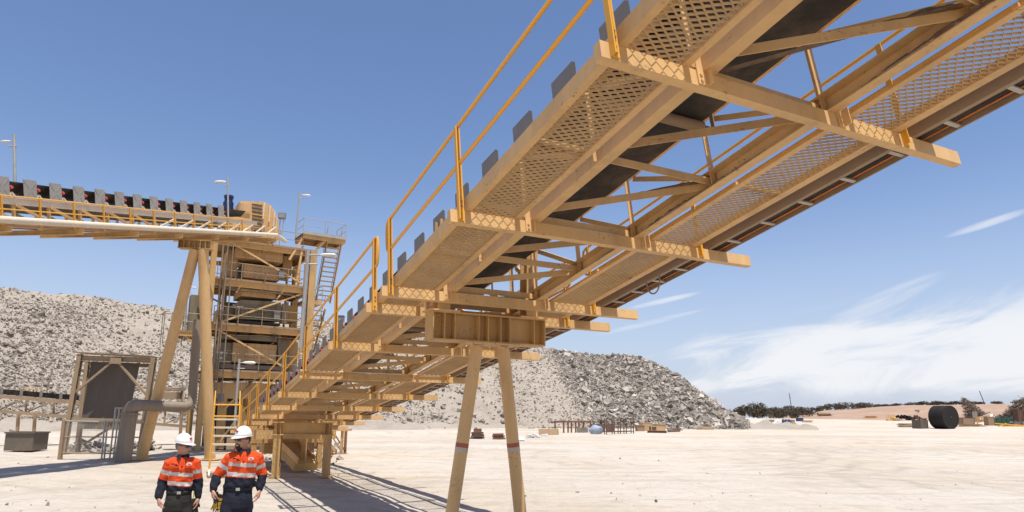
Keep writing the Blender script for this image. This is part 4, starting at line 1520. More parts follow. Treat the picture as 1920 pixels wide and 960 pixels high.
# ================================================================ rock stockpiles
def rock_mat(name, ramp, rough=.9):
    mt = bpy.data.materials.new(name)
    mt.use_nodes = True
    t = mt.node_tree
    b = t.nodes['Principled BSDF']
    b.inputs['Roughness'].default_value = rough
    b.inputs['Specular IOR Level'].default_value = .15
    g = t.nodes.new('ShaderNodeNewGeometry')
    cr = t.nodes.new('ShaderNodeValToRGB')
    el_ = cr.color_ramp.elements
    el_[0].position, el_[0].color = ramp[0][0], (*ramp[0][1], 1)
    el_[1].position, el_[1].color = ramp[-1][0], (*ramp[-1][1], 1)
    for p_, c_ in ramp[1:-1]:
        e = el_.new(p_)
        e.color = (*c_, 1)
    t.links.new(g.outputs['Random Per Island'], cr.inputs[0])
    tcn = t.nodes.new('ShaderNodeTexCoord')
    n = t.nodes.new('ShaderNodeTexNoise')
    n.inputs['Scale'].default_value = 2.4
    n.inputs['Detail'].default_value = 6
    t.links.new(tcn.outputs['Object'], n.inputs['Vector'])
    mx = t.nodes.new('ShaderNodeMixRGB')
    mx.blend_type = 'MULTIPLY'
    mx.inputs[0].default_value = 1
    t.links.new(cr.outputs[0], mx.inputs[1])
    t.links.new(mth('ADD', mth('MULTIPLY', n.outputs[0], .7, tree=t), .62, tree=t), mx.inputs[2])
    t.links.new(mx.outputs[0], b.inputs['Base Color'])
    return mt
M['rock'] = rock_mat('broken_grey_rock', [(0, (.18, .152, .126)), (.3, (.275, .24, .20)), (.7, (.36, .315, .265)), (.92, (.46, .41, .35)), (1, (.60, .54, .47))])
M['rock2'] = rock_mat('dusty_tan_rock', [(0, (.185, .155, .125)), (.25, (.25, .213, .173)), (.6, (.315, .272, .223)), (.9, (.38, .335, .277)), (1, (.50, .445, .38))])
M['fines'] = mat('pale_rock_fines', (.345, .295, .238), .95, dirt=(.275, .232, .187), dscale=.35, damt=.9, bump=1.0, bscale=5, fine=.3)
M['red_earth'] = mat('red_desert_earth', (.34, .225, .155), .95, dirt=(.42, .30, .215), dscale=.05, damt=.9, bump=.6, bscale=.6, fine=.2)

def interp(x, pts):
    return float(np.interp(x, [p[0] for p in pts], [p[1] for p in pts]))

class Pile:
    """a stockpile face: toe line on the yard and a crest, both found along view rays, then a flat top and a back slope"""
    def __init__(s, cols, toe, crest, ang, topw=26):
        s.cols = cols
        s.rows = []
        for px in cols:
            yt = interp(px, toe)
            r = ray(px, 700)
            dirh = V((r.x, r.y, 0)).normalized()
            p0 = dirh * yt
            # march outward until the slope meets the crest's ray
            yc = interp(px, crest)
            rr = ray(px, yc)
            k = rr.z / math.hypot(rr.x, rr.y)
            ta = math.tan(ang)
            # H + k*d = ta*(d - yt)
            d = (H + ta * yt) / (ta - k) if ta > k else yt + 40
            hgt = max(ta * (d - yt), .05)
            s.rows.append((dirh, yt, d, hgt, topw))
    def pt(s, i, v):
        """v 0..1 face, 1..2 top and back"""
        k = min(int(i), len(s.rows) - 2)
        f = i - k
        def one(r):
            dirh, yt, d, h_, tw = r
            if v <= 1:
                return dirh * (yt + (d - yt) * v) + UZ * (h_ * v)
            if v <= 1.5:
                return dirh * (d + tw * (v - 1) * 2) + UZ * (h_ * (1 - .03 * (v - 1)))
            return dirh * (d + tw + (v - 1.5) * 2 * h_ * 1.5) + UZ * (h_ * .985 * (2 - v) * 2)
        return one(s.rows[k]) * (1 - f) + one(s.rows[k + 1]) * f
    def disp(s, p):
        return .55 * noise.noise(p * .12) + .38 * noise.noise(p * .45 + V((5, 3, 1))) + .16 * noise.noise(p * 1.4)
    def surf(s, i, v):
        p = s.pt(i, v)
        e = min(1, max(0, v / .06)) * (1 if v < 1.8 else (2 - v) / .2)
        n = s.disp(p) * e
        return p + V((p.x, p.y, 0)).normalized() * (-.5 * n) + UZ * (.8 * n)
    def sheet(s, name, mtl, nv=52):
        ni = (len(s.cols) - 1) * 5 + 1
        vl = list(np.linspace(0, 1, nv)) + list(np.linspace(1.03, 2, 14))
        b = MB()
        for v in vl:
            for q in range(ni):
                b.v.append(tuple(s.surf(q / 5, v)))
        for j in range(len(vl) - 1):
            for q in range(ni - 1):
                o = j * ni + q
                b.f.append((o, o + 1, o + ni + 1, o + ni))
        o = b.build(name, mtl, None, True)
        return tag(o, kind='structure')

def rocks(name, mtl, pts, seed):
    """angular blocks: each a randomly squeezed and sheared box with a cut corner"""
    rg = np.random.default_rng(seed)
    n = len(pts)
    c = np.array([p[0] for p in pts])
    sz = np.array([p[1] for p in pts])
    base_ = np.array([(-1, -1, -1), (1, -1, -1), (1, 1, -1), (-1, 1, -1), (-1, -1, 1), (1, -1, 1), (1, 1, 1), (-1, 1, 1)], float) * .5
    vv = base_[None] * (1 + rg.uniform(-.45, .25, (n, 8, 3)))
    sc = np.stack([rg.uniform(.7, 1.5, n), rg.uniform(.5, 1.0, n), rg.uniform(.28, .75, n)], 1) * sz[:, None]
    vv = vv * sc[:, None, :]
    q = rg.normal(size=(n, 4)) * np.array([1.6, .55, .55, 1.6])
    q /= np.linalg.norm(q, axis=1)[:, None]
    w_, x, y, z = q.T
    Rm = np.stack([np.stack([1 - 2 * (y * y + z * z), 2 * (x * y - z * w_), 2 * (x * z + y * w_)], 1),
                   np.stack([2 * (x * y + z * w_), 1 - 2 * (x * x + z * z), 2 * (y * z - x * w_)], 1),
                   np.stack([2 * (x * z - y * w_), 2 * (y * z + x * w_), 1 - 2 * (x * x + y * y)], 1)], 1)
    vv = np.einsum('nij,nkj->nki', Rm, vv) + c[:, None, :]
    fs = np.array([(0, 3, 2, 1), (4, 5, 6, 7), (0, 1, 5, 4), (1, 2, 6, 5), (2, 3, 7, 6), (3, 0, 4, 7)])
    fa = (fs[None] + (np.arange(n) * 8)[:, None, None]).reshape(-1)
    va = vv.reshape(-1, 3)
    o = va.mean(0)
    o[2] = va[:, 2].min()
    me = bpy.data.meshes.new(name)
    me.vertices.add(len(va))
    me.vertices.foreach_set('co', (va - o).reshape(-1))
    me.loops.add(len(fa))
    me.loops.foreach_set('vertex_index', fa.astype(np.int32))
    me.polygons.add(n * 6)
    me.polygons.foreach_set('loop_start', np.arange(0, n * 24, 4, dtype=np.int32))
    me.polygons.foreach_set('loop_total', np.full(n * 6, 4, dtype=np.int32))
    me.polygons.foreach_set('use_smooth', np.zeros(n * 6, dtype=bool))
    me.update(calc_edges=True)
    me.materials.append(mtl)
    ob = bpy.data.objects.new(name, me)
    COL.objects.link(ob)
    ob.location = o
    return tag(ob, kind='stuff')

# left and middle ridge
colsL = list(range(-420, 1090, 30))
toeL = [(-420, 92), (-100, 96), (0, 98), (150, 100), (400, 104), (600, 108), (800, 116), (1000, 128), (1090, 132)]
crestL = [(-420, 470), (-200, 505), (-60, 533), (0, 541), (60, 547), (110, 552), (170, 556), (200, 567), (265, 573), (290, 575), (320, 585), (350, 596), (420, 600), (500, 594), (590, 598), (610, 605), (650, 606), (700, 612), (800, 628), (900, 642), (1000, 654), (1090, 664)]
PL = Pile(colsL, toeL, crestL, R(37), 40)
PL.sheet('rock_slope', M['fines'])
def scatter(pile, n, seed, i0, i1, dens, smin, smax, pw=2.6, vmax=1.12):
    rnd = random.Random(seed)
    out = []
    tries = 0
    while len(out) < n and tries < n * 6:
        tries += 1
        i = rnd.uniform(i0, i1)
        v = rnd.uniform(0, vmax) ** .9
        p = pile.surf(i, v)
        if rnd.random() > dens(i, v, p):
            continue
        s_ = smin + (smax - smin) * rnd.random() ** pw
        out.append((tuple(p + UZ * (s_ * .08)), s_))
    return out
nl = len(colsL) - 1
idx = lambda px: (px + 420) / 30
def dL(i, v, p):
    n = noise.noise(p * .09 + V((2, 7, 0)))
    return min(1, max(.10, .55 + 1.5 * n))
pl = scatter(PL, 50000, 11, idx(-200), nl, dL, .09, .36, 3.0)
pl += scatter(PL, 1100, 12, idx(-200), nl, lambda i, v, p: max(0, .9 - v * .8), .4, 1.05, 2.8)
rocks('loose_rock', M['rock2'], pl, 5)
# right-hand pile
colsR = list(range(900, 1420, 20))
toeR = [(900, 126), (1000, 125), (1100, 127), (1250, 132), (1380, 136), (1420, 138)]
crestR = [(900, 668), (985, 656), (1020, 653), (1060, 659), (1100, 663), (1150, 668), (1195, 671), (1220, 679), (1250, 692), (1280, 713), (1310, 735), (1340, 757), (1362, 774), (1385, 789), (1420, 797)]
PR = Pile(colsR, toeR, crestR, R(37), 30)
PR.sheet('rock_slope', M['fines'])
idr = lambda px: (px - 900) / 20
def dR(i, v, p):
    px = 900 + i * 20
    # a tongue of fines runs down the face left of the coarse tip
    edge = 1020 + (1 - v) * 100 + 26 * noise.noise(p * .10) + 10 * noise.noise(p * .5)
    return min(1.0, max(.16 + .3 * max(0, noise.noise(p * .15)), (px - edge + 26) / 46))
pr_ = scatter(PR, 36000, 21, 0, idr(1400), dR, .11, .46, 2.6)
pr_ += scatter(PR, 1900, 22, idr(1030), idr(1385), lambda i, v, p: 1 if (900 + i * 20) > 1030 + (1 - v) * 95 else 0, .45, 1.5, 3.2)
rocks('loose_rock', M['rock'], pr_, 6)
# rocks lying at the toe and in front of the slope
rnd = random.Random(4)
tp = []
for k in range(1500):
    px = rnd.uniform(-60, 1400)
    yt = interp(px, toeL if px < 950 else toeR)
    r = ray(px, 700)
    dh = V((r.x, r.y, 0)).normalized()
    p = dh * (yt - abs(rnd.gauss(0, 3.5)) - .2)
    tp.append((tuple(p + UZ * .05), .12 + .55 * rnd.random() ** 3))
rocks('toe_rock', M['rock2'], tp, 8)
# low bulldozed banks along the foot of the slope
def bank(name, px0, px1, yo, wd, hh, mtl, seed, off=0.0):
    b = MB()
    n = 40
    rings = []
    for k in range(n + 1):
        f = k / n
        px = px0 + (px1 - px0) * f
        yt = interp(px, toeL if px < 950 else toeR) - yo
        r = ray(px, 700)
        dh = V((r.x, r.y, 0)).normalized()
        e = math.sin(math.pi * f) ** .5 + .001
        row = []
        for q in range(13):
            g = q / 12
            p = dh * (yt + wd * (g - .5))
            z = hh * e * math.sin(math.pi * g) ** 1.3 * (.7 + .6 * noise.noise(V((px * .05, g * 3, seed)))) + .12 * noise.noise(V((px * .25, g * 9, seed + 3))) * (1 if 0 < q < 12 else 0)
            row.append(p + UZ * (z - .05 + off))
        rings.append(row)
    ni = 13
    for row in rings: b.v += [tuple(p) for p in row]
    for k in range(n):
        for q in range(ni - 1):
            o = k * ni + q
            b.f.append((o, o + ni, o + ni + 1, o + 1))
    o = b.build(name, mtl, None, True)
    return tag(o, kind='structure')
bank('earth_bank', -150, 420, 5, 12, 1.5, M['fines'], 1)
bank('earth_bank', 560, 800, 9, 14, 1.9, M['fines'], 2)
bank('earth_bank', 700, 1010, 4, 9, 1.0, M['fines'], 3)
bank('earth_bank', 1290, 1530, -10, 22, 2.3, M['fines'], 4)
# small heap of rocks inside the guard fence
hp = []
rnd = random.Random(9)
for k in range(420):
    f, g = rnd.random(), rnd.gauss(0, .5)
    p = G(128 + 150 * f, 846) + V((0, .5 + g, 0))
    hp.append((tuple(V((p.x, p.y, max(0, .55 - abs(g) * .6) * (0.5 + .5 * math.sin(f * 9)) ** .5 * rnd.random() + .05))), .08 + .26 * rnd.random() ** 2))
rocks('rock_heap', M['rock'], hp, 10)
# scattered stones on the yard
sp_ = []
for k in range(420):
    px, py = rnd.uniform(-80, 2000), 850 + 130 * rnd.random() ** 1.0
    if noise.noise(G(px, py) * .12 + V((3, 9, 0))) < .0 and rnd.random() > .25: continue
    sp_.append((tuple(G(px, py) + UZ * -.01), (.02 + .10 * rnd.random() ** 6)))
for k in range(160):
    px, py = rnd.uniform(470, 640), rnd.uniform(828, 875)
    sp_.append((tuple(G(px, py)), .05 + .28 * rnd.random() ** 3))
rocks('scattered_stones', M['rock2'], sp_, 14)

# ================================================================ far country: red rise, scrub, poles
def rise(name, pxs, toe, crest, dcrest, mtl):
    b = MB()
    nv = 26
    for j in range(nv):
        v = j / (nv - 1)
        for px in pxs:
            r = ray(px, 700)
            dh = V((r.x, r.y, 0)).normalized()
            yt = interp(px, toe)
            dc = dcrest
            rr = ray(px, interp(px, crest))
            hc = H + rr.z / math.hypot(rr.x, rr.y) * dc
            vv_ = min(1, v * 1.6)
            d = yt + (dc - yt) * v * 1.6 if v <= .625 else dc + (v - .625) * 900
            s_ = vv_ * vv_ * (3 - 2 * vv_)
            p = dh * d
            z0_ = ramp(p.x, p.y) - .10
            b.v.append((p.x, p.y, z0_ + (hc - z0_) * s_ + (.8 * noise.noise(p * .03) + .3 * noise.noise(p * .11)) * min(1, vv_ * 1.5) * (1 if v < .7 else .5)))
    n = len(pxs)
    for j in range(nv - 1):
        for i in range(n - 1):
            o = j * n + i
            b.f.append((o, o + 1, o + n + 1, o + n))
    o = b.build(name, mtl, None, True)
    return tag(o, kind='structure')
pxs = list(range(1180, 2500, 20))
rise('red_hill', pxs, [(1180, 225), (1600, 215), (1800, 205), (2500, 205)], [(1180, 787), (1420, 786), (1490, 779), (1540, 770), (1600, 768), (1650, 763), (1700, 761), (1780, 759), (1850, 757), (1920, 758), (2500, 756)], 330, M['red_earth'])
lows = list(range(-900, 1240, 40))
rise('distant_plain', lows, [(-900, 320), (1240, 320)], [(-900, 765), (600, 773), (1240, 779)], 600, M['red_earth'])

M['leaf'] = rock_mat('olive_scrub_foliage', [(0, (.060, .046, .028)), (.4, (.090, .070, .045)), (.75, (.12, .095, .062)), (1, (.17, .135, .09))], .8)
M['twig'] = rock_mat('dead_branch_wood', [(0, (.07, .05, .04)), (.5, (.13, .095, .07)), (1, (.26, .20, .15))], .9)
def crown(name, c, rx, rz, nblob, nleaf, seed, parent=None, ls=.3):
    rg = np.random.default_rng(seed)
    ctr = []
    for k in range(nblob):
        a = rg.uniform(0, 6.28)
        q = rg.uniform(0, 1) ** .5 * .68
        ctr.append((c.x + math.cos(a) * rx * q, c.y + math.sin(a) * rx * q, c.z + rg.uniform(-.5, .55) * rz * (1 - .5 * q), rg.uniform(.32, .55)))
    v, f = [], []
    for k in range(nleaf):
        b_ = ctr[rg.integers(nblob)]
        dvec = rg.normal(size=3)
        dvec /= np.linalg.norm(dvec)
        rr = b_[3] * (.55 + .45 * rg.random())
        p = np.array(b_[:3]) + dvec * np.array([rx, rx, rz]) * rr
        s_ = ls * rg.uniform(.6, 1.3)
        e1, e2 = rg.normal(size=3), rg.normal(size=3)
        e1 /= np.linalg.norm(e1); e2 /= np.linalg.norm(e2)
        o = len(v)
        v += [tuple(p - e1 * s_), tuple(p + e2 * s_ * .6), tuple(p + e1 * s_), tuple(p - e2 * s_ * .5)]
        f.append((o, o + 1, o + 2, o + 3))
    b = MB()
    b.v, b.f = v, f
    return b.build(name, M['leaf'], parent)
def hill_z(x, y):
    return None
deps = bpy.context.evaluated_depsgraph_get()
hillo = bpy.data.objects['red_hill']
from mathutils.bvhtree import BVHTree
hb = BVHTree.FromPolygons([tuple(v.co + hillo.location) for v in hillo.data.vertices], [tuple(p.vertices) for p in hillo.data.polygons])
def on_hill(px, D):
    r = ray(px, 700)
    p = V((r.x, r.y, 0)).normalized() * D
    hit = hb.ray_cast(V((p.x, p.y, 200)), V((0, 0, -1)))
    z = hit[0].z if hit[0] is not None else 0
    return V((p.x, p.y, max(z, 0)))
tree_list = []
rnd = random.Random(31)
# (pixel column, distance, pixel width, pixel height) of each clump
spec = [(1378, 262, 22, 24), (1392, 255, 26, 30), (1408, 258, 40, 36), (1425, 250, 36, 34), (1446, 252, 30, 26), (1462, 246, 26, 24), (1480, 240, 30, 26), (1470, 268, 34, 28), (1500, 262, 30, 22), (1512, 285, 28, 20), (1438, 275, 30, 30), (1366, 270, 20, 18), (1455, 235, 30, 22),
        (1528, 318, 16, 11), (1546, 325, 24, 13), (1566, 325, 22, 14), (1584, 326, 28, 15), (1606, 330, 24, 15), (1624, 330, 28, 14), (1645, 332, 20, 9), (1662, 338, 18, 7), (1676, 334, 16, 7), (1704, 334, 20, 8), (1721, 334, 16, 9), (1742, 334, 18, 9), (1756, 334, 16, 8), (1770, 338, 14, 5), (1782, 334, 12, 7), (1793, 336, 14, 7), (1815, 336, 16, 6), (1832, 338, 14, 5), (1860, 336, 18, 6), (1905, 334, 22, 9), (1935, 330, 24, 10), (1970, 328, 26, 12)]
kinds = ['tall bushy dark tree', 'rounded olive scrub tree', 'low dark scrub bush']
for k, (px, D, wpx, hpx) in enumerate(spec):
    p = on_hill(px, D)
    rx = wpx * D / FPX * .62
    hh = hpx * D / FPX * (.80 if px < 1520 else .92)
    if px < 1520:
        nm, lab, grp = 'scrub_tree', 'dense dark olive scrub tree in the clump right of the rock pile', 'scrub trees in the clump beyond the rock pile'
    else:
        nm, lab, grp = 'desert_bush', 'dark low bush along the skyline of the red rise', 'bushes along the skyline of the red rise'
    t = thing(nm, p, lab, 'tree', grp)
    crown('crown', p + UZ * (hh * (.47 if px < 1520 else .40)), rx * 1.12, hh * .62, 9, int(520 + 420 * min(2.5, hh / 3)), 100 + k, t, .16 + .06 * hh / 3 + .05)
    b = MB()
    b.tube([p - UZ * .2, p + V((rx * .08, 0, hh * .35)), p + V((rx * .02, 0, hh * .7))], [.16, .11, .05], 6)
    for q in range(4):
        a = rnd.uniform(0, 6.28)
        b.tube([p + UZ * hh * .2, p + V((math.cos(a) * rx * .5, math.sin(a) * rx * .5, hh * .6))], [.09, .03], 5)
    b.build('trunk', M['bark'], t)
# little shrub on the slope
p = on_hill(1714, 262)
t = thing('desert_bush', p, 'single small shrub on the bare red slope left of the black drum', 'bush')
crown('crown', p + UZ * .55, .9, .6, 4, 120, 77, t, .14)
b = MB(); b.tube([p - UZ * .1, p + UZ * .5], .05, 5); b.build('trunk', M['bark'], t)
# heaps of pushed-up branches at the right
def branches(px0, px1, D, hh, n, seed):
    rg = random.Random(seed)
    b = MB()
    for k in range(n):
        px = rg.uniform(px0, px1)
        f = (px - px0) / (px1 - px0)
        p = on_hill(px, D + rg.uniform(-4, 4))
        hz_ = hh * (.55 + .45 * math.sin(f * 7 + seed)) * rg.random()
        p = p + UZ * hz_
        a, e = rg.uniform(0, 6.28), rg.gauss(0, .45)
        ln = rg.uniform(.5, 2.4)
        d_ = V((math.cos(a) * math.cos(e), math.sin(a) * math.cos(e), math.sin(e))) * ln
        b.tube([p - d_ / 2, p + d_ * .1 + V((rg.uniform(-.2, .2), 0, rg.uniform(-.1, .2))), p + d_ / 2], [rg.uniform(.03, .10), .05, .015], 4)
    o = b.build('brush_pile', M['twig'])
    return tag(o, kind='stuff')
branches(1800, 1945, 222, 6.2, 2600, 2)
branches(1860, 2010, 218, 6.4, 2000, 4)
for px, yb, yt, D, lab in ((1482, 766, 737, 300, 'leaning power pole standing behind the dark scrub clump'), (1840.5, 756, 733, 320, 'leaning power pole on the skyline above the branch heap')):
    p = on_hill(px, D)
    tpx = px - 4.2 if px > 1500 else px - 2.5
    q = P(tpx, yt, p.y)
    t = thing('power_pole', p, lab, 'power pole')
    b = MB(); b.tube([p - UZ * .3, q], [.17, .12], 8); b.build('pole', M['pole'], t)
    b = MB(); m_ = p + (q - p) * .80; b.beam(m_ - V((.1, .5, 0)), m_ + V((.45, .5, .08)), .1, .12); b.build('cross_arm', M['pole'], t)
    for e in (-.1, .2, .42):
        b = MB(); b.tube([m_ + V((e, e, .06)), m_ + V((e, e, .3))], .05, 6); b.build('insulator', M['pole'], t)
# ================================================================ yard junk
XU, YU = V((1, 0, 0)), V((0, 1, 0))
gbv = BVHTree.FromPolygons(gb.v, gb.f)
G_flat = G
def G(px, py, z=0.0):
    """where the pixel's ray meets the yard or the red rise"""
    o = V((0, 0, H))
    r = ray(px, py).normalized()
    best = None
    for t_ in (gbv, hb):
        h_ = t_.ray_cast(o, r)
        if h_[0] is not None and (best is None or h_[3] < best[1]) and h_[3] < 340:
            best = (h_[0], h_[3])
    if best is None:
        return P(px, py, 235)
    return best[0] + UZ * z
def simple(name, label, cat, mtl, fn, group=None, smooth=False):
    b = MB()
    fn(b)
    o = b.build(name, M[mtl])
    if smooth: smooth_by_angle(o)
    return tag(o, label, cat, group)

def crate(px0, px1, y0, y1, mtl, label, cat='crate', name='crate', frame=None, dep=.9, rot=.15, lid=False, group=None):
    """battened box: panels inside corner posts and rails"""
    g0, g1 = G(px0, y1), G(px1, y1)
    Y = g0.y
    wd = (g1 - g0).length
    h_ = P((px0 + px1) / 2, y0, Y).z - g0.z
    ax_ = V((math.cos(rot), math.sin(rot), 0))
    ay_ = V((-math.sin(rot), math.cos(rot), 0))
    t = thing(name, (g0 + g1) / 2, label, cat, group)
    c = (g0 + g1) / 2 + ay_ * (wd * dep / 2)
    b = MB()
    b.obox(c + UZ * (h_ / 2 + .03), ax_, ay_, UZ, wd / 2 - .03, wd * dep / 2 - .03, h_ / 2 - .04)
    b.build('panel', M[mtl], t)
    b = MB()
    e = min(.06, wd * .06)
    for i in (-1, 1):
        for j in (-1, 1):
            b.obox(c + ax_ * (i * (wd / 2 - e)) + ay_ * (j * (wd * dep / 2 - e)) + UZ * (h_ / 2), ax_, ay_, UZ, e, e, h_ / 2)
        for z in (e + .002, h_ - e - .002):
            b.obox(c + ay_ * (i * (wd * dep / 2 - e)) + UZ * z, ax_, ay_, UZ, wd / 2 - 2 * e - .002, e * .9, e * .9)
            b.obox(c + ax_ * (i * (wd / 2 - e)) + UZ * z, ax_, ay_, UZ, e * .9, wd * dep / 2 - 2 * e - .002, e * .9)
    b.build('frame', M[frame or mtl], t)
    if lid:
        b = MB()
        b.obox(c + UZ * (h_ + .04), ax_, ay_, UZ, wd / 2 + .05, wd * dep / 2 + .05, .035)
        b.build('lid', M[frame or mtl], t)
    return t

def planks(px0, px1, y0, y1, mtl, label, n=6, seed=1, cat='timber', name='board_stack', dep=1.6, long_=None):
    g0, g1 = G(px0, y1), G(px1, y1)
    Y = (g0.y + g1.y) / 2
    wd = (g1 - g0).length
    h_ = max(P((px0 + px1) / 2, y0, Y).z - g0.z, .12)
    rg = random.Random(seed)
    b = MB()
    layers = max(2, int(h_ / .14))
    for l_ in range(layers):
        for k in range(max(2, n // 2)):
            z = h_ * (l_ + .5) / layers
            y = (k + .5) / max(2, n // 2) * dep
            o_ = rg.uniform(-.08, .08) * wd
            s_ = rg.uniform(.7, 1) * (1 - .25 * l_ / layers)
            d_ = (g1 - g0).normalized()
            c = (g0 + g1) / 2 + d_ * o_ + V((0, y + rg.uniform(-.1, .1), z))
            a = rg.uniform(-.09, .09)
            dd_ = V((d_.x * math.cos(a) - d_.y * math.sin(a), d_.x * math.sin(a) + d_.y * math.cos(a), rg.uniform(-.015, .015)))
            b.beam(c - dd_ * wd * s_ / 2, c + dd_ * wd * s_ / 2, rg.uniform(.12, .28), h_ / layers * .8)
    o = b.build(name, M[mtl])
    return tag(o, label, cat)

def lumps(px0, px1, y0, y1, mtl, label, seed, cat='scrap', name='scrap_heap', n=14, flat=.35):
    g0, g1 = G(px0, y1), G(px1, y1)
    Y = (g0.y + g1.y) / 2
    wd = (g1 - g0).length
    h_ = max(P((px0 + px1) / 2, y0, Y).z - g0.z, .2)
    rg = random.Random(seed)
    b = MB()
    for k in range(n):
        f = rg.random()
        hh = h_ * (.4 + .6 * math.sin(math.pi * f)) * rg.uniform(.3, 1)
        c = g0 + (g1 - g0) * f + V((0, rg.uniform(0, wd * .35), hh * .5))
        a = rg.uniform(0, 3.14)
        t = rg.uniform(-.5, .5)
        u_ = V((math.cos(a) * math.cos(t), math.sin(a) * math.cos(t), math.sin(t)))
        v_ = u_.cross(UZ).normalized()
        b.obox(c, u_, v_, u_.cross(v_), wd * rg.uniform(.05, .2), wd * rg.uniform(.03, .10), hh * flat * rg.uniform(.3, 1))
    o = b.build(name, M[mtl])
    return tag(o, label, cat, kind='stuff')

# --- along the foot of the slope, left to right
planks(882, 907, 810, 823, 'rustdk', 'stack of dark rusty grates between the trestle legs', 8, 1, 'grates', 'grate_stack')
crate(889, 903, 803, 810, 'rust', 'small rusty box sitting on the grate stack between the trestle legs', 'box', 'steel_box', None, .7)
bpy.data.objects['steel_box'].location.z += P(896, 810.3, bpy.data.objects['steel_box'].location.y).z - .02
ORG['steel_box'] = V(bpy.data.objects['steel_box'].location)
planks(922, 946, 813, 824, 'rust', 'low stack of rusty sheets half hidden by the right trestle leg', 8, 2, 'sheets', 'sheet_stack')
simple('pale_sheet', 'pale cream sheet lying flat right of the trestle leg', 'sheet', 'white', lambda b: b.hexa([G(965, 827, .05), G(984, 827, .05), G(981, 820.5, .05), G(966, 820.5, .05)], [G(965, 827, .09), G(984, 827, .09), G(981, 820.5, .09), G(966, 820.5, .09)]))
lumps(985, 1012, 809, 821, 'white', 'white torn bags', 3, n=20)
lumps(1012, 1026, 809, 818, 'white', 'white torn bags', 4, n=8)
def leaning(name, label, px0, px1, y0, y1, mtl, lean=.5):
    g0, g1 = G(px0, y1), G(px1, y1 - .6)
    z = P(px0, y0, g0.y).z - g0.z
    t = thing(name, (g0 + g1) / 2, label, 'panel')
    b = MB()
    o_ = V((0, lean, 0))
    b.hexa([g0, g1, g1 + o_ + UZ * z, g0 + o_ + UZ * z], [g0 + YU * .06, g1 + YU * .06, g1 + o_ + UZ * z + YU * .06, g0 + o_ + UZ * z + YU * .06])
    b.build('sheet', M[mtl], t)
    b = MB()
    for f in (.04, .5, .96):
        p = g0 + (g1 - g0) * f - YU * .05
        b.beam(p, p + o_ + UZ * z, .08, .06)
    b.build('stiffener', M[mtl], t)
    return t
leaning('hoarding', 'brown steel panel standing left of the post rack', 1010, 1048, 804, 816, 'wood')
# post rack
g0, g1 = G(1040, 812), G(1108, 811)
rk = thing('post_rack', (g0 + g1) / 2, 'rusty rack of upright posts under one long beam at the foot of the pile', 'rack')
zt_ = P(1074, 791, g0.y).z - g0.z
b = MB(); b.beam(g0 + UZ * zt_, g1 + UZ * zt_, .25, .22); b.build('beam', M['rust'], rk)
for f in (.01, .24, .36, .45, .57, .66, .79, .99):
    b = MB(); p = g0 + (g1 - g0) * f; b.beam(p, p + UZ * (zt_ - .11), .2, .2); b.build('post', M['rust'], rk)
b = MB(); b.obox(g0 + (g1 - g0) * .75 + V((0, -.4, .35)), XU, YU, UZ, .7, .3, .3); b.build('base_block', M['concrete'], rk)
leaning('hoarding', 'dark brown panel behind the pale blue tarp', 1109, 1135, 795, 811, 'rustdk', .2)
leaning('hoarding', 'dark brown panel between the tarp and the tall cage', 1136, 1152.5, 794.5, 810, 'rustdk', .2)
c = (G(1110, 814) + G(1125, 814)) / 2
def tarp(b):
    b.ball(c + UZ * .45, .85, 14, 8, (1, .8, .75))
    for k in range(len(b.v)):
        p = V(b.v[k]); n = noise.noise(p * 2.2)
        q = c + (p - c) * (1 + .22 * n)
        b.v[k] = (q.x, q.y, max(q.z, 0))
simple('tarp_bundle', 'pale blue tarp bundle lying before the dark brown panels', 'tarp', 'bluetarp', tarp, smooth=True)
# tall cage
g0, g1 = G(1137, 815), G(1188, 813)
cg = thing('cage_frame', (g0 + g1) / 2, 'tall open cage frame of thin rusty bars at the foot of the pile', 'frame')
zt_ = P(1160, 785, g0.y).z - g0.z
for f in (0, .28, .5, .72, 1):
    for dy in (0, 1.8):
        b = MB(); p = g0 + (g1 - g0) * f + YU * dy; b.beam(p, p + UZ * zt_, .11, .11); b.build('post', M['rustdk'], cg)
for dy in (0, 1.8):
    for z in (zt_ - .05, zt_ * .45, .3):
        b = MB(); b.beam(g0 + V((0, dy + .0, z)), g1 + V((0, dy, z)), .09, .09); b.build('rail', M['rustdk'], cg)
crate(1196, 1208, 798, 808.5, 'wood', 'weathered brown crate just right of the tall cage', lid=True)
crate(1207, 1222, 792, 808, 'woodn', 'tallest pale brown crate in the row right of the cage')
crate(1221, 1232, 799, 808.5, 'rustdk', 'small dark box between two pale crates', 'box', 'dark_box', 'woodn')
crate(1233, 1247, 796, 808, 'woodn', 'pale crate at the right end of the row by the cage', lid=True)
simple('steel_beam', 'long rusty beam on the ground in front of the crates', 'beam', 'rust', lambda b: b.ibeam(G(1214, 811.5, .15), G(1250, 812, .15), .3, .3, .04, .03))
simple('steel_beam', 'grey beam lying right of the pale crates', 'beam', 'concrete', lambda b: b.ibeam(G(1252, 810.5, .13), G(1275, 809.6, .13), .26, .26, .04, .03))
planks(1254, 1282, 803, 807.5, 'rust', 'flat rusty boards right of the grey beam', 4, 5)
lumps(1281, 1302, 799, 804, 'dark', 'dark scrap', 6)
planks(1304, 1346, 800, 805.5, 'woodn', 'long low stack of pale boards at the toe of the pile', 5, 7)
planks(1344, 1357, 798, 801.5, 'wood', 'short board stack at the end of the long pale stack', 4, 8)
lumps(1358, 1388, 797, 802, 'rust', 'rusty scrap', 9, n=22)
crate(1388, 1397.5, 795, 802, 'wood', 'small brown crate among rusty scrap', frame='rust')
lumps(1397, 1432, 791, 800, 'wood', 'timber scrap', 10, n=26)
crate(1438, 1452, 794, 801.5, 'woodn', 'lone pale brown crate at the right end of the junk row', frame='wood')
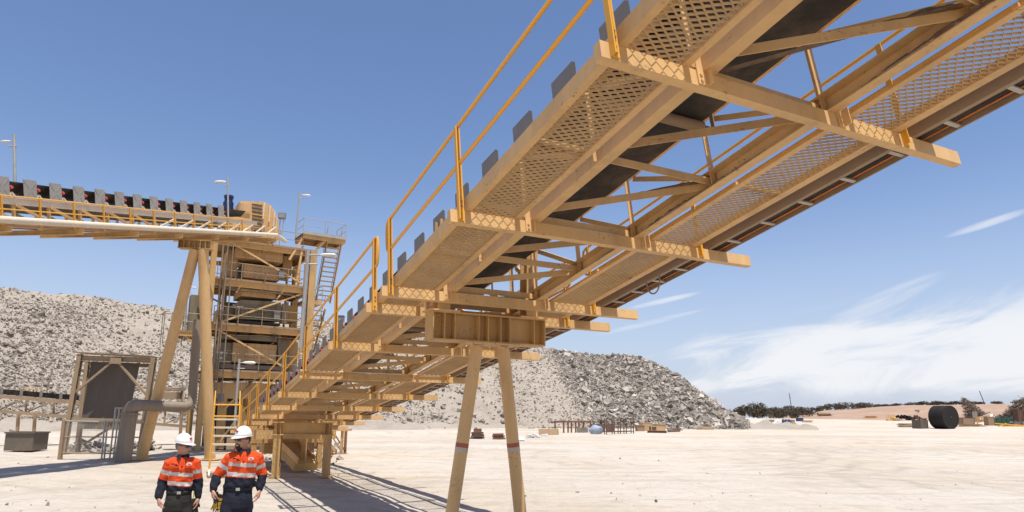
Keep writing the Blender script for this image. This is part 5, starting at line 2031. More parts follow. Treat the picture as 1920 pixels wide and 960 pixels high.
planks(1434, 1457, 787, 791.5, 'rust', 'rusty trestle table behind the lone crate', 4, 11, 'table', 'trestle_table')
# white A-shaped cover
g0, g1 = G(1452, 795), G(1466, 794.5)
simple('white_cover', 'white ridged cover beside the blue drums', 'cover', 'white', lambda b: b.hexa([g0, g1, (g0 + g1) / 2 + UZ * .95], [g0 + YU * 1.4, g1 + YU * 1.4, (g0 + g1) / 2 + V((0, 1.4, .95))]))
def drumset(px0, px1, y0, y1, n, label):
    g0, g1 = G(px0, y1), G(px1, y1)
    h_ = P(px0, y0, g0.y).z - g0.z
    r_ = (g1 - g0).length / (2 * n)
    for k in range(n):
        c = g0 + (g1 - g0) * ((k + .5) / n)
        t = thing('plastic_drum', c, label, 'drum', label)
        b = MB(); b.tube([c, c + UZ * h_ * .3, c + UZ * h_ * .33, c + UZ * h_ * .66, c + UZ * h_ * .7, c + UZ * h_], [r_ * .9, r_ * .9, r_ * .97, r_ * .97, r_ * .9, r_ * .88], 14)
        o = b.build('barrel', M['bluep'], t); smooth_by_angle(o)
        b = MB(); b.tube([c + UZ * h_, c + UZ * (h_ + .05)], r_ * .7, 14); b.build('lid', M['bluep'], t)
drumset(1466, 1482, 786.5, 793.5, 3, 'dark blue drum standing in the row beside the white cover')
crate(1484, 1491, 787, 793, 'wood', 'small brown crate right of the blue drum row')
crate(1497, 1507, 783.5, 790, 'bluep', 'dark blue bin farthest right in the junk row', 'bin', 'blue_bin')
planks(1475, 1499, 793.5, 797, 'wood', 'thin board stack in front of the blue drums', 4, 12)
planks(1507, 1527, 788, 792, 'woodn', 'pale boards at the far right end of the junk row', 4, 13)
# rusty tank lying on the red slope
g0, g1 = None, None
dk = 1.0
def onh(px, D): return on_hill(px, D)
p = G(1545, 780)
def tank(b):
    r_ = .62
    b.tube([p + V((-2.3, 0, r_ + .05)), p + V((-2.1, 0, r_ + .05)), p + V((2.1, .1, r_ + .05)), p + V((2.3, .1, r_ + .05))], [.35, r_, r_, .35], 16)
t = thing('rusty_tank', p, 'long rusty tank lying on the red slope', 'tank')
b = MB(); tank(b); o = b.build('shell', M['wood'], t); smooth_by_angle(o)
for dx in (-1.3, 1.3):
    b = MB(); b.obox(p + V((dx, 0, .1)), XU, YU, UZ, .15, .5, .12); b.build('cradle', M['rust'], t)
p = G(1561, 780)
simple('white_box', 'small white box beside the rusty tank', 'box', 'white', lambda b: (b.obox(p + UZ * .3, XU, YU, UZ, .45, .4, .27), b.obox(p + UZ * .6, XU, YU, UZ, .5, .45, .03)))
planks(1621, 1649, 780, 784, 'yellow', 'flat orange yellow frames on the ground below the red slope', 5, 14, 'frames', 'pallet_stack', 1.2)
# yellow posts
g0, g1 = G(1664, 789), G(1677, 789)
t = thing('bollard_rack', (g0 + g1) / 2, 'yellow frame with five upright posts', 'frame')
D_ = g0.y
for f in (0, .25, .5, .75, 1):
    b = MB(); p = g0 + (g1 - g0) * f; b.beam(p, p + UZ * 1.7, .13, .13); b.build('post', M['yellow'], t)
b = MB(); b.beam(g0 + UZ * .3, g1 + UZ * .3, .15, .15); b.build('rail', M['yellow'], t)
lumps(1664, 1690, 779, 789, 'woodn', 'yellowish scrap', 15, n=14)
lumps(1680, 1712, 771, 788, 'drum', 'dark machine scrap', 16, n=22)
lumps(1705, 1738, 776, 788, 'rustdk', 'dark machine scrap', 17, n=20)
planks(1687, 1727, 794, 801, 'wood', 'low stack of mixed boards left of the concrete block', 8, 18)
# concrete block with lifting bars
g0, g1 = G(1727, 804), G(1746, 804)
wd = (g1 - g0).length
zt_ = P(1737, 787.5, g0.y).z - g0.z
t = thing('concrete_block', (g0 + g1) / 2, 'brown stained block with thin bars on top beside the black drum', 'block')
ax_ = V((math.cos(.35), math.sin(.35), 0)); ay_ = V((-ax_.y, ax_.x, 0))
b = MB()
for q, (a0, a1) in enumerate(((0, .5), (.505, 1))):
    c = g0 + ax_ * wd * 1.05 * (a0 + a1) / 2 + ay_ * wd * .5
    b.obox(c + UZ * zt_ / 2, ax_, ay_, UZ, wd * 1.05 * (a1 - a0) / 2, wd * .5, zt_ / 2)
b.build('body', M['binsteel'], t)
for f in (.15, .5, .85):
    b = MB(); c = g0 + ax_ * wd * f + ay_ * wd * .3; b.beam(c + UZ * zt_, c + UZ * (zt_ + .55), .05, .05); b.build('bar', M['galv'], t)
# black drum
YD = G(1782, 804.5).y
rD = 21.5 * YD / FPX
cD = V((P(1783, 783, YD).x, YD, rD + G(1782, 804.5).z))
aD = V((-.36, .93, 0)).normalized()
t = thing('mill_drum', V((cD.x, cD.y, cD.z - rD)), 'huge black steel drum lying on its side at the right of the yard', 'drum')
b = MB()
b.tube([cD, cD + aD * 3.0], rD, 64)
o = b.build('shell', M['drum'], t); smooth_by_angle(o)
b = MB(); b.tube([cD - aD * .02, cD - aD * .10], rD * .06, 16); b.build('hub', M['rustdk'], t)
b = MB()
ang_ = [2 * math.pi * k / 64 for k in range(64)]
r1_ = aD.cross(UZ).normalized()
for k in range(24):
    a = 2 * math.pi * k / 24
    p = cD + (r1_ * math.cos(a) + UZ * math.sin(a)) * rD * .93
    b.tube([p - aD * .002, p - aD * .05], .05, 6)
b.build('flange_bolts', M['rustdk'], t)
b = MB(); b.tube([cD + aD * 1.5, cD + aD * 1.6], rD * 1.012, 64); o = b.build('hoop', M['drum'], t); smooth_by_angle(o)
cd = P(1747.5, 779, YD + 9)
simple('end_disc', 'dark round end plate standing on edge behind the black drum', 'disc', 'rustdk', lambda b: b.tube([V((cd.x, cd.y, cd.z)), V((cd.x - .25, cd.y + .12, cd.z))], 1.15, 24))
# scrap to the right
crate(1804, 1831, 783, 797, 'wood', 'long brown steel container right behind the black drum', 'container', 'steel_container', 'rust', .6)
planks(1800, 1850, 795, 800, 'wood', 'spread of grey boards in front of the brown container', 8, 19)
g0, g1 = G(1833, 797), G(1856, 797)
t = thing('yellow_ladder_frame', (g0 + g1) / 2, 'tilted yellow ladder frame leaning among the scrap', 'frame')
for dz in (0, 1.1):
    b = MB(); b.beam(g0 + UZ * (.5 + dz), g1 + UZ * (1.1 + dz), .16, .16); b.build('rail', M['yellow'], t)
for f in (0, .2, .4, .6, .8, 1):
    b = MB(); p = g0 + (g1 - g0) * f + UZ * (.5 + .6 * f); b.beam(p, p + UZ * 1.1, .12, .12); b.build('rung', M['yellow'], t)
b = MB(); b.beam(g0 + UZ * 0, g0 + UZ * .5, .2, .2); b.beam(g1, g1 + UZ * 1.1, .2, .2); b.build('foot', M['yellow'], t)
crate(1853, 1867, 781, 798, 'wood', 'brown timber crate joined to the green tank', dep=.8)
# green tank
g0, g1 = G(1868, 798), G(1902, 798)
zt_ = P(1885, 783, g0.y).z - g0.z
t = thing('green_tank', (g0 + g1) / 2, 'dark green rectangular tank among the scrap', 'tank')
d_ = (g1 - g0).normalized()
b = MB(); b.obox((g0 + g1) / 2 + V((0, .9, zt_ * .5)), d_, UZ.cross(d_), UZ, (g1 - g0).length / 2, .8, zt_ * .47); b.build('body', M['green'], t)
for f in (.1, .37, .63, .9):
    b = MB(); b.obox(g0 + (g1 - g0) * f + V((0, .06, zt_ * .5)), d_, UZ.cross(d_), UZ, .06, .05, zt_ * .46); b.build('rib', M['green'], t)
b = MB(); b.tube([(g0 + g1) / 2 + V((.5, .9, zt_ * .96)), (g0 + g1) / 2 + V((.5, .9, zt_ * 1.06))], .3, 12); b.build('hatch', M['green'], t)
for k, (a, e) in enumerate((((1866, 793), (1922, 797)), ((1872, 799), (1888, 793)), ((1880, 798), (1930, 799)))):
    simple('yellow_beam', ['yellow beam sloping across the front of the green tank', 'short yellow beam propped in front of the green tank', 'yellow beam on the ground at the right edge'][k], 'beam', 'yellow', lambda b: b.beam(G(a[0], 800) + UZ * max(.1, (799 - a[1]) * .11), G(e[0], 800) + UZ * max(.1, (799 - e[1]) * .11), .22, .22))
lumps(1838, 1878, 772, 790, 'white', 'white crumpled sheeting', 20, n=30)
lumps(1872, 1912, 772, 790, 'guard', 'grey and white sheeting', 21, n=30)
leaning('grey_plate', 'grey upright plate behind the brown container', 1826, 1835, 772, 792, 'concrete', .3)
crate(1908, 1932, 768, 792, 'rustdk', 'dark rusty box at the right edge of the picture', 'box', 'steel_box', None, .6)
lumps(1895, 1935, 784, 799, 'guard', 'pale scrap', 22, n=22)
lumps(1880, 1940, 770, 788, 'woodn', 'orange timber scrap', 23, n=16)
# generator and stacks on the ridge behind the tower
pr1 = P(612, 602, 152)
t = thing('ridge_machine', pr1, 'two dark exhaust stacks and a rail on the ridge behind the tower', 'machine')
for px in (601.5, 606):
    b = MB(); q = P(px, 608, 152); b.tube([q, q + UZ * 2.1], .13, 8); b.build('exhaust_stack', M['dark'], t)
    b = MB(); b.tube([q + UZ * 2.1, q + UZ * 2.25], .18, 8); b.build('cap', M['dark'], t)
b = MB(); q = P(593, 603, 152); q2 = P(628, 605, 152); b.tube([q + UZ * 1.1, q2 + UZ * 1.1], .03, 5); b.build('rail', M['galv'], t)
for f in (0, .2, .4, .6, .8, 1):
    b = MB(); p = q + (q2 - q) * f; b.tube([p - UZ * .6, p + UZ * 1.1], .03, 5); b.build('post', M['galv'], t)
pr2 = P(639, 608, 152)
t = thing('ridge_hut', pr2, 'small grey hut with a window on the ridge behind the conveyor', 'hut')
b = MB(); b.obox(pr2 + UZ * .7, XU, YU, UZ, .6, .8, 1.1); b.build('wall', M['guard'], t)
b = MB(); b.obox(pr2 + V((0, -.81, .9)), XU, YU, UZ, .35, .02, .3); b.build('window', M['glass'], t)
b = MB(); b.obox(pr2 + UZ * 1.86, XU, YU, UZ, .7, .9, .05); b.build('roof', M['dark'], t)
# ================================================================ the two men
M['skin'] = mat('sunburnt_skin', (.46, .24, .155), .55, dirt=(.34, .15, .095), dscale=14, damt=.5, fine=.05)
M['orange'] = mat('orange_work_shirt', (.66, .07, .010), .85, dirt=(.50, .045, .008), dscale=7, damt=.45, bump=.35, bscale=60, fine=.06)
M['navy'] = mat('navy_work_cloth', (.007, .008, .017), .9, dirt=(.016, .018, .03), dscale=9, bump=.3, bscale=60)
M['silver'] = mat('reflective_tape', (.52, .50, .46), .5, dirt=(.38, .36, .33), dscale=9, fine=.06)
M['denim'] = mat('dark_navy_denim', (.009, .011, .022), .9, dirt=(.028, .033, .05), dscale=5, damt=.5, bump=.3, bscale=50)
M['greytr'] = mat('charcoal_work_trousers', (.022, .021, .017), .9, dirt=(.05, .047, .038), dscale=5, damt=.5, bump=.3, bscale=50)
M['helmet'] = mat('white_helmet_plastic', (.80, .78, .74), .3, spec=.5, fine=.02, damt=.1)
M['blackp'] = mat('black_plastic', (.012, .012, .013), .4, spec=.5)
M['leather'] = mat('black_leather', (.02, .018, .016), .6)
M['hair'] = mat('dark_brown_hair', (.03, .019, .012), .8, dscale=40)
M['greyhair'] = mat('greying_hair', (.16, .13, .11), .8, dscale=40)
M['lens'] = mat('sunglass_lens', (.01, .01, .012), .12, spec=.6)
M['lip'] = mat('lip_skin', (.34, .11, .085), .5)
M['teeth'] = mat('teeth_white', (.72, .68, .60), .4)
M['gloveY'] = mat('yellow_glove_leather', (.55, .33, .03), .8)
M['logo'] = mat('red_badge_print', (.50, .03, .035), .6)
M['hivis'] = mat('lime_plastic', (.55, .60, .04), .6)

def ellipsoid(b, c, r, n=18, k=12):
    b.ball(c, 1.0, n, k, r)

def ring(c, a, d_, t, u, n=16, pw=2.0):
    """ellipse ring; u = sideways axis, third axis from t x u"""
    t = t.normalized()
    u = (u - t * u.dot(t)).normalized()
    w_ = t.cross(u)
    pts = []
    for i in range(n):
        an = 2 * math.pi * i / n
        cx, sx_ = math.cos(an), math.sin(an)
        e = 2 / pw
        pts.append(c + u * (a * math.copysign(abs(cx) ** e, cx)) + w_ * (d_ * math.copysign(abs(sx_) ** e, sx_)))
    return pts

def limb(b, pts, rs, n=14):
    pts = [V(p) for p in pts]
    rings = []
    for k, p in enumerate(pts):
        t = (pts[min(k + 1, len(pts) - 1)] - pts[max(k - 1, 0)])
        r_ = rs[k]
        a, d_ = r_ if isinstance(r_, tuple) else (r_, r_)
        rings.append(ring(p, a, d_, t, V((1, 0, 0)), n))
    b.loops(rings)
    for p, r_ in ((pts[0], rs[0]), (pts[-1], rs[-1])):
        r_ = min(r_) if isinstance(r_, tuple) else r_
        b.ball(p, r_ * .96, 10, 6)

def remesh(b, name, voxel, sm=4, fac=.5):
    me = bpy.data.meshes.new(name)
    me.from_pydata(b.v, [], b.f)
    o = bpy.data.objects.new(name, me)
    COL.objects.link(o)
    md = o.modifiers.new('r', 'REMESH')
    md.mode = 'VOXEL'
    md.voxel_size = voxel
    ms = o.modifiers.new('s', 'SMOOTH')
    ms.iterations = sm
    ms.factor = fac
    dg = bpy.context.evaluated_depsgraph_get()
    dg.update()
    me2 = bpy.data.meshes.new_from_object(o.evaluated_get(dg))
    bpy.data.objects.remove(o)
    bpy.data.meshes.remove(me)
    me2.name = name
    me2.polygons.foreach_set('use_smooth', [True] * len(me2.polygons))
    return me2

def hand(b, wrist, d_, fwd, inw, side, curl):
    """palm, four unequal fingers and a thumb; d_ = along the hand, fwd = thumb side, inw = palm normal"""
    d_, fwd = d_.normalized(), (fwd - d_ * fwd.dot(d_)).normalized()
    inw = d_.cross(fwd) if d_.cross(fwd).dot(inw) > 0 else -d_.cross(fwd)
    rings = []
    for f, wd, th in ((-.012, .027, .022), (.02, .034, .020), (.055, .041, .0185), (.088, .041, .015), (.096, .036, .011)):
        rings.append(ring(wrist + d_ * f, wd, th, d_, fwd, 14, 2.6))
    b.loops(rings)
    lens = (.074, .083, .078, .062)
    for k in range(4):
        o = wrist + d_ * (.078 + (.004, .009, .006, -.003)[k]) + fwd * (.030 - k * .0205)
        l_ = lens[k]
        a = curl * (1 + .12 * k)
        pts = [o]
        ang = .12
        for sgl in (.45, .32, .23):
            ang += a * (.6 if sgl == .45 else .75)
            pts.append(pts[-1] + (d_ * math.cos(ang) + inw * math.sin(ang)) * (l_ * sgl) + fwd * (.0015 * (1.5 - k)))
        b.tube(pts, [.0096, .0092, .0085, .0068], 10)
        b.ball(pts[-1], .0068, 8, 6)
    o = wrist + d_ * .022 + fwd * .028 + inw * .006
    pts = [o, o + d_ * .026 + fwd * .019 + inw * .010, o + d_ * .052 + fwd * .021 + inw * .024, o + d_ * .073 + fwd * .015 + inw * .036]
    b.tube(pts, [.0155, .0125, .0108, .008], 10)
    b.ball(pts[-1], .008, 8, 6)

def man(px, Y, zg, s, turn, label, head_yaw, head_tilt, arms, bands, fat, trouser, beard, hairm, step, cent, grip_curl):
    r = ray(px, 800)
    base_ = V((r.x / r.y * Y, Y, zg))
    root = thing('person', base_, label, 'person')
    Mw = Matrix.Translation(base_) @ Matrix.Rotation(turn, 4, 'Z') @ Matrix.Diagonal((s, s, s, 1))
    hsh = V((cent[0], 0, 0))              # shoulders shifted against the hips
    def put(me, name, mtls, parent):
        me.transform(Mw)
        me.transform(Matrix.Translation(-base_))
        me.materials.clear()
        for mm in mtls: me.materials.append(M[mm])
        o = bpy.data.objects.new(name, me)
        COL.objects.link(o)
        o.parent = parent
        ORG[o.name] = base_
        return o
    def putb(b, name, mtl, parent, sm=True):
        me = bpy.data.meshes.new(name)
        me.from_pydata(b.v, [], b.f)
        if sm: me.polygons.foreach_set('use_smooth', [True] * len(me.polygons))
        return put(me, name, [mtl], parent)
    # joints
    J = {}
    for sd_, (el_, wr_, tip) in arms.items():
        J[sd_] = (V((sd_ * .158 * fat ** .5, .01, 1.490)) + hsh, V(el_) + hsh * .5, V(wr_), V(tip))
    HY = Matrix.Rotation(head_yaw, 4, 'Z') @ Matrix.Rotation(head_tilt, 4, 'X')
    hc = V((cent[1], -.005, 1.70))
    def hd(p): return hc + (HY @ (V(p) - V((0, 0, 1.70))))
    legs = {}
    for sd_ in (-1, 1):
        st = step[0 if sd_ < 0 else 1]
        hip = V((sd_ * .092, .0, .90))
        kn = V((sd_ * .105, st * .45 - .04, .50))
        an = V((sd_ * .11, st + .03, .095))
        legs[sd_] = (hip, kn, an)
    # ---- body, one continuous mesh
    b = MB()
    tors = [(.86, .150, .100), (.95, .158, .110), (1.08, .140, .098), (1.22, .142, .100), (1.36, .150, .105), (1.45, .150, .096), (1.52, .10, .072), (1.57, .060, .060)]
    b.loops([ring(V((0, .005, z)) + hsh * max(0, min(1, (z - 1.0) / .45)), a * fat, d_ * fat, UZ, XU, 20, 2.3) for z, a, d_ in tors])
    nk0, nk1 = V((0, .012, 1.52)) + hsh, hd((0, .012, 1.635))
    limb(b, [nk0, (nk0 + nk1) / 2, nk1], [.062 * fat ** .5, .057 * fat ** .5, .056 * fat ** .5], 16)
    for sd_, (sh, el_, wr, tip) in J.items():
        limb(b, [sh, sh + (el_ - sh) * .5, el_], [.052, .047, .040])
        limb(b, [el_, el_ + (wr - el_) * .35, wr], [.040, .041, (.030, .024)])
        hand(b, wr, tip - wr, V((-sd_ * .25, -1, 0)), V((-sd_, .0, 0)), sd_, grip_curl[0 if sd_ < 0 else 1])
    for sd_, (hip, kn, an) in legs.items():
        limb(b, [hip, hip + (kn - hip) * .5, kn, kn + (an - kn) * .35, an], [.082, .070, .052, .050, .036])
        b.ball(an + V((0, -.07, -.05)), 1, 12, 8, (.038, .12, .035))
    # head
    def hell(c, rr): 
        q = MB(); q.ball((0, 0, 0), 1, 20, 14, rr)
        b.add([hd(V(c) + V(p)) for p in q.v], q.f)
    hell((0, .012, 1.715), (.076, .097, .105))
    hell((0, -.022, 1.665), (.062, .072, .078))
    hell((0, -.040, 1.622), (.043, .046, .036))
    hell((.0, -.072, 1.725), (.050, .024, .016))     # brow
    for e in (-1, 1):
        hell((e * .034, -.070, 1.680), (.022, .020, .018))   # cheek
        hell((e * .077, .012, 1.690), (.010, .020, .032))    # ear
    q = MB(); q.loops([[V(p) for p in ((-.010, -.088, 1.722), (.010, -.088, 1.722), (.010, -.070, 1.722), (-.010, -.070, 1.722))], [V(p) for p in ((-.012, -.112, 1.690), (.012, -.112, 1.690), (.016, -.075, 1.690), (-.016, -.075, 1.690))], [V(p) for p in ((-.016, -.106, 1.676), (.016, -.106, 1.676), (.018, -.075, 1.676), (-.018, -.075, 1.676))]])
    b.add([hd(p) for p in q.v], q.f)
    hell((0, -.085, 1.650), (.022, .010, .008))
    hell((0, -.083, 1.636), (.018, .010, .008))
    me = remesh(b, 'body', .0068, 3, .45)
    body = put(me, 'body', ['skin'], root)
    # ---- shirt
    b = MB()
    srt = [(1.105, .166, .128), (1.14, .170, .130), (1.22, .168, .126), (1.32, .174, .128), (1.42, .180, .130), (1.475, .166, .116), (1.525, .118, .095), (1.56, .080, .080), (1.585, .068, .073)]
    if fat > 1.04: srt[0] = (1.105, .176, .140); srt[1] = (1.14, .178, .142)
    b.loops([ring(V((0, .006, z)) + hsh * max(0, min(1, (z - 1.0) / .45)), a * fat, d_ * fat, UZ, XU, 28, 2.35) for z, a, d_ in srt])
    for sd_, (sh, el_, wr, tip) in J.items():
        cuff = wr + (el_ - wr) * .10
        limb(b, [sh - V((sd_ * .05, 0, -.01)), sh + V((sd_ * .012, 0, -.01)), sh + (el_ - sh) * .45, el_], [.066, .069, .068, .064], 18)
        limb(b, [el_, el_ + (cuff - el_) * .5, cuff], [.063, .058, .047], 18)
    me = remesh(b, 'shirt', .0085, 5, .5)
    nrm_ = [v.normal.copy() for v in me.vertices]
    new_ = []
    for q_, v in enumerate(me.vertices):
        p = v.co
        n = noise.noise(V((p.x * 9, p.y * 9, p.z * 14))) * .0105 + noise.noise(V((p.x * 22 + 4, p.y * 22, p.z * 30))) * .0050
        # folds gathering towards the elbows and the belt
        k = math.exp(-((p.z - 1.16) / .06) ** 2) * .006 * math.sin(p.x * 60 + p.z * 45)
        new_ += list(p + nrm_[q_] * (n + k))
    me.vertices.foreach_set('co', new_)
    me.update()
    zb1, zb2, znav, fb, fnav = bands
    idx_ = []
    for pl_ in me.polygons:
        c = pl_.center
        arm = None
        for sd_, (sh, el_, wr, tip) in J.items():
            if (c.x - hsh.x) * sd_ < .09: continue
            for q_, (a0, a1) in enumerate(((sh, el_), (el_, wr))):
                t_ = (c - a0).dot(a1 - a0) / (a1 - a0).length_squared
                tt = max(0, min(1, t_))
                ds = (c - (a0 + (a1 - a0) * tt)).length
                if ds < .115 and (arm is None or ds < arm[1]): arm = (q_ + tt, ds)
        tz = abs(c.x - hsh.x * .7) < .150 * fat and not (arm and arm[1] < .085 and abs(c.x - hsh.x * .7) > .135 * fat)
        if arm and not tz and arm[0] > .05:
            f_ = arm[0]
            i_ = 2 if fb <= f_ < fb + .19 else (1 if f_ > fnav else 0)
        else:
            z = c.z + .012 * math.sin(c.x * 9)
            i_ = 2 if (zb1 - .024 < z < zb1 + .024 or zb2 - .024 < z < zb2 + .024) else (1 if z < znav else 0)
            if c.z > 1.562: i_ = 1
        idx_.append(i_)
    me.polygons.foreach_set('material_index', idx_)
    sh_o = put(me, 'shirt', ['orange', 'navy', 'silver'], root)
    sh_o.data.polygons.foreach_set('material_index', idx_)
    # collar wings, button placket and pocket flaps
    yf_ = -.142 * fat
    for e in (-1, 1):
        b = MB()
        c0 = V((cent[0] + e * .02, -.083, 1.575))
        b.hexa([c0 + V(p) for p in ((0, 0, .012), (e * .052, .04, .028), (e * .058, .012, -.02), (e * .018, -.038, -.045))], [c0 + V(p) + V((0, -.008, .003)) for p in ((0, 0, .012), (e * .052, .04, .028), (e * .058, .012, -.02), (e * .018, -.038, -.045))])
        putb(b, 'collar_wing', 'navy', sh_o, False)
    b = MB()
    b.hexa([V((cent[0] + x, y, z)) for x, y, z in ((-.02, -.098 * fat, 1.535), (.02, -.098 * fat, 1.535), (.012, -.124 * fat, 1.445), (-.012, -.124 * fat, 1.445))], [V((cent[0] + x, y - .012, z)) for x, y, z in ((-.004, -.098 * fat, 1.535), (.004, -.098 * fat, 1.535), (.003, -.124 * fat, 1.445), (-.003, -.124 * fat, 1.445))])
    putb(b, 'placket', 'orange', sh_o, False)
    for e in (-1, 1):
        b = MB()
        b.obox(V((cent[0] + e * .085, -.128 * fat, 1.435)), V((1, e * .22, 0)).normalized(), V((-e * .22, 1, 0)).normalized(), UZ, .05, .012, .012)
        putb(b, 'pocket_flap', 'orange', sh_o, False)
    # badge on the wearer's left, dark stitched lettering on the right
    b = MB()
    cb_ = V((cent[0] + .085, -.128 * fat, 1.470))
    b.loops([[cb_ + V((.034 * math.cos(2 * math.pi * k / 16), .0075 * math.cos(2 * math.pi * k / 16) - .006 - d_, .020 * math.sin(2 * math.pi * k / 16))) for k in range(16)] for d_ in (-.015, .003)])
    bd = putb(b, 'badge', 'helmet', sh_o, False)
    b = MB()
    for dx, w_, z in ((-.008, .012, .003), (.012, .009, -.003)):
        b.obox(cb_ + V((dx, -.012, z)), XU, YU, UZ, w_, .004, .006)
    putb(b, 'badge_mark', 'logo', bd, False)
    b = MB()
    for dx, w_, z in ((-.115, .016, 1.475), (-.078, .010, 1.463), (-.066, .014, 1.453)):
        b.obox(V((cent[0] + dx, -.126 * fat, z)), V((1, -.22, 0)).normalized(), V((.22, 1, 0)).normalized(), UZ, w_, .012, .007)
    putb(b, 'stitched_lettering', 'navy', sh_o, False)
    # ---- trousers
    b = MB()
    tr = [(1.13, .156, .114), (1.04, .164, .124), (.94, .176, .134), (.86, .172, .128), (.81, .152, .110)]
    b.loops([ring(V((0, .005, z)), a * fat, d_ * fat, -UZ, XU, 24, 2.3) for z, a, d_ in tr])
    for sd_, (hip, kn, an) in legs.items():
        limb(b, [hip, hip + (kn - hip) * .5, kn, kn + (an - kn) * .5, an + UZ * .0], [.100 * fat, .094 * fat, .080, .077, .075], 18)
    me = remesh(b, 'trousers', .013, 3, .5)
    nrm_ = [v.normal.copy() for v in me.vertices]
    new_ = []
    for q_, v in enumerate(me.vertices):
        p = v.co
        n = noise.noise(V((p.x * 7, p.y * 7, p.z * 10))) * .008 + noise.noise(V((p.x * 18, p.y * 18, p.z * 26 + 3))) * .004
        new_ += list(p + nrm_[q_] * n)
    me.vertices.foreach_set('co', new_)
    me.update()
    tro = put(me, 'trousers', [trouser], root)
    b = MB()
    for z0, z1 in ((1.078, 1.112),):
        b.loops([ring(V((0, .005, z)), (.165 * fat), .126 * fat, UZ, XU, 28, 2.3) for z in (z0, z1)])
    bl = putb(b, 'belt', 'leather', tro)
    b = MB()
    b.obox(V((0, -.133 * fat, 1.095)), XU, YU, UZ, .024, .006, .018)
    putb(b, 'buckle', 'galv', bl, False)
    for sd_, (hip, kn, an) in legs.items():
        b = MB()
        limb(b, [an + UZ * .06, an - UZ * .03], [.055, .05], 14)
        q = MB(); q.ball((0, 0, 0), 1, 14, 8, (.050, .145, .05))
        b.add([an + V(p) + V((0, -.065, -.045)) for p in q.v], q.f)
        me = remesh(b, 'boot', .012, 3)
        put(me, 'boot', ['leather'], root)
    # ---- helmet
    def hat(b, fn):
        q = MB(); fn(q); b.add([hd(p) for p in q.v], q.f)
    def dome(q):
        rings = []
        for k in range(11):
            ph = math.pi / 2 * k / 10
            cr, sr = math.cos(ph), math.sin(ph)
            row = []
            for i in range(40):
                a = 2 * math.pi * i / 40
                rg = 1 + .045 * math.exp(-(math.cos(a) / .22) ** 2) * (sr * cr) * 2      # centre ridge
                row.append(V((.096 * cr * math.cos(a) * rg, .012 + .121 * cr * math.sin(a), 1.752 + .132 * sr ** .92 * (1 + .02 * math.exp(-(math.cos(a) * cr / .2) ** 2)))))
            rings.append(row)
        q.loops(rings)
    b = MB(); hat(b, dome)
    hm = putb(b, 'helmet', 'helmet', root)
    def brim(q):
        top, bot = [], []
        n = 40
        inner, outer, outer2 = [], [], []
        for i in range(n):
            a = 2 * math.pi * i / n
            ca, sa = math.cos(a), math.sin(a)
            pk = max(0, -sa) ** 1.6
            e = .007 + .060 * pk
            inner.append(V((.093 * ca, .012 + .118 * sa, 1.756)))
            outer.append(V(((.096 + e * .55) * ca, .012 + (.121 + e) * sa, 1.750 - .020 * pk + .004)))
            outer2.append(outer[-1] - UZ * .006)
        inner2 = [p - UZ * .008 for p in inner]
        q.loops([inner, outer, outer2, inner2], False)
    b = MB(); hat(b, brim)
    putb(b, 'brim', 'helmet', hm)
    b = MB()
    def bdg(q):
        for dx, dz, w_ in ((-.010, .004, .012), (.008, -.002, .010)):
            q.obox(V((dx, -.099, 1.818 + dz)), XU, V((0, 1, -.45)).normalized(), V((0, .45, 1)).normalized(), w_, .006, .009)
    hat(b, bdg)
    putb(b, 'helmet_badge', 'logo', hm, False)
    # ---- face things
    b = MB()
    def gls(q):
        for e in (-1, 1):
            q.loops([[V((e * .033 + .026 * math.cos(t), -.096 + .010 * (math.cos(t) * e) + d_, 1.714 + .0165 * math.sin(t))) for t in [2 * math.pi * k / 14 for k in range(14)]] for d_ in (-.004, .004)])
    hat(b, gls)
    sg = putb(b, 'sunglasses', 'lens', root)
    b = MB()
    def arms_(q):
        q.beam(V((-.062, -.092, 1.720)), V((.062, -.092, 1.720)), .006, .005)
        for e in (-1, 1):
            q.beam(V((e * .062, -.088, 1.720)), V((e * .082, .01, 1.712)), .005, .007)
    hat(b, arms_)
    putb(b, 'glasses_frame', 'blackp', sg, False)
    b = MB()
    def hr_(q):
        q.ball((0, .024, 1.712), 1, 20, 12, (.0805, .0935, .085))
    hat(b, hr_)
    putb(b, 'hair', hairm, root)
    b = MB()
    hat(b, lambda q: q.ball((0, -.0905, 1.643), 1, 12, 8, (.021, .007, .0045)))
    putb(b, 'mouth', 'teeth' if beard else 'lip', root)
    if beard:
        b = MB()
        def brd(q):
            q.ball((0, -.048, 1.606), 1, 16, 10, (.040, .048, .044))
            q.ball((0, -.094, 1.657), 1, 12, 8, (.026, .009, .007))
            for e in (-1, 1):
                q.ball((e * .027, -.078, 1.634), 1, 10, 8, (.010, .014, .026))
        hat(b, brd)
        putb(b, 'beard', 'hair', root)
    return root, Mw, J

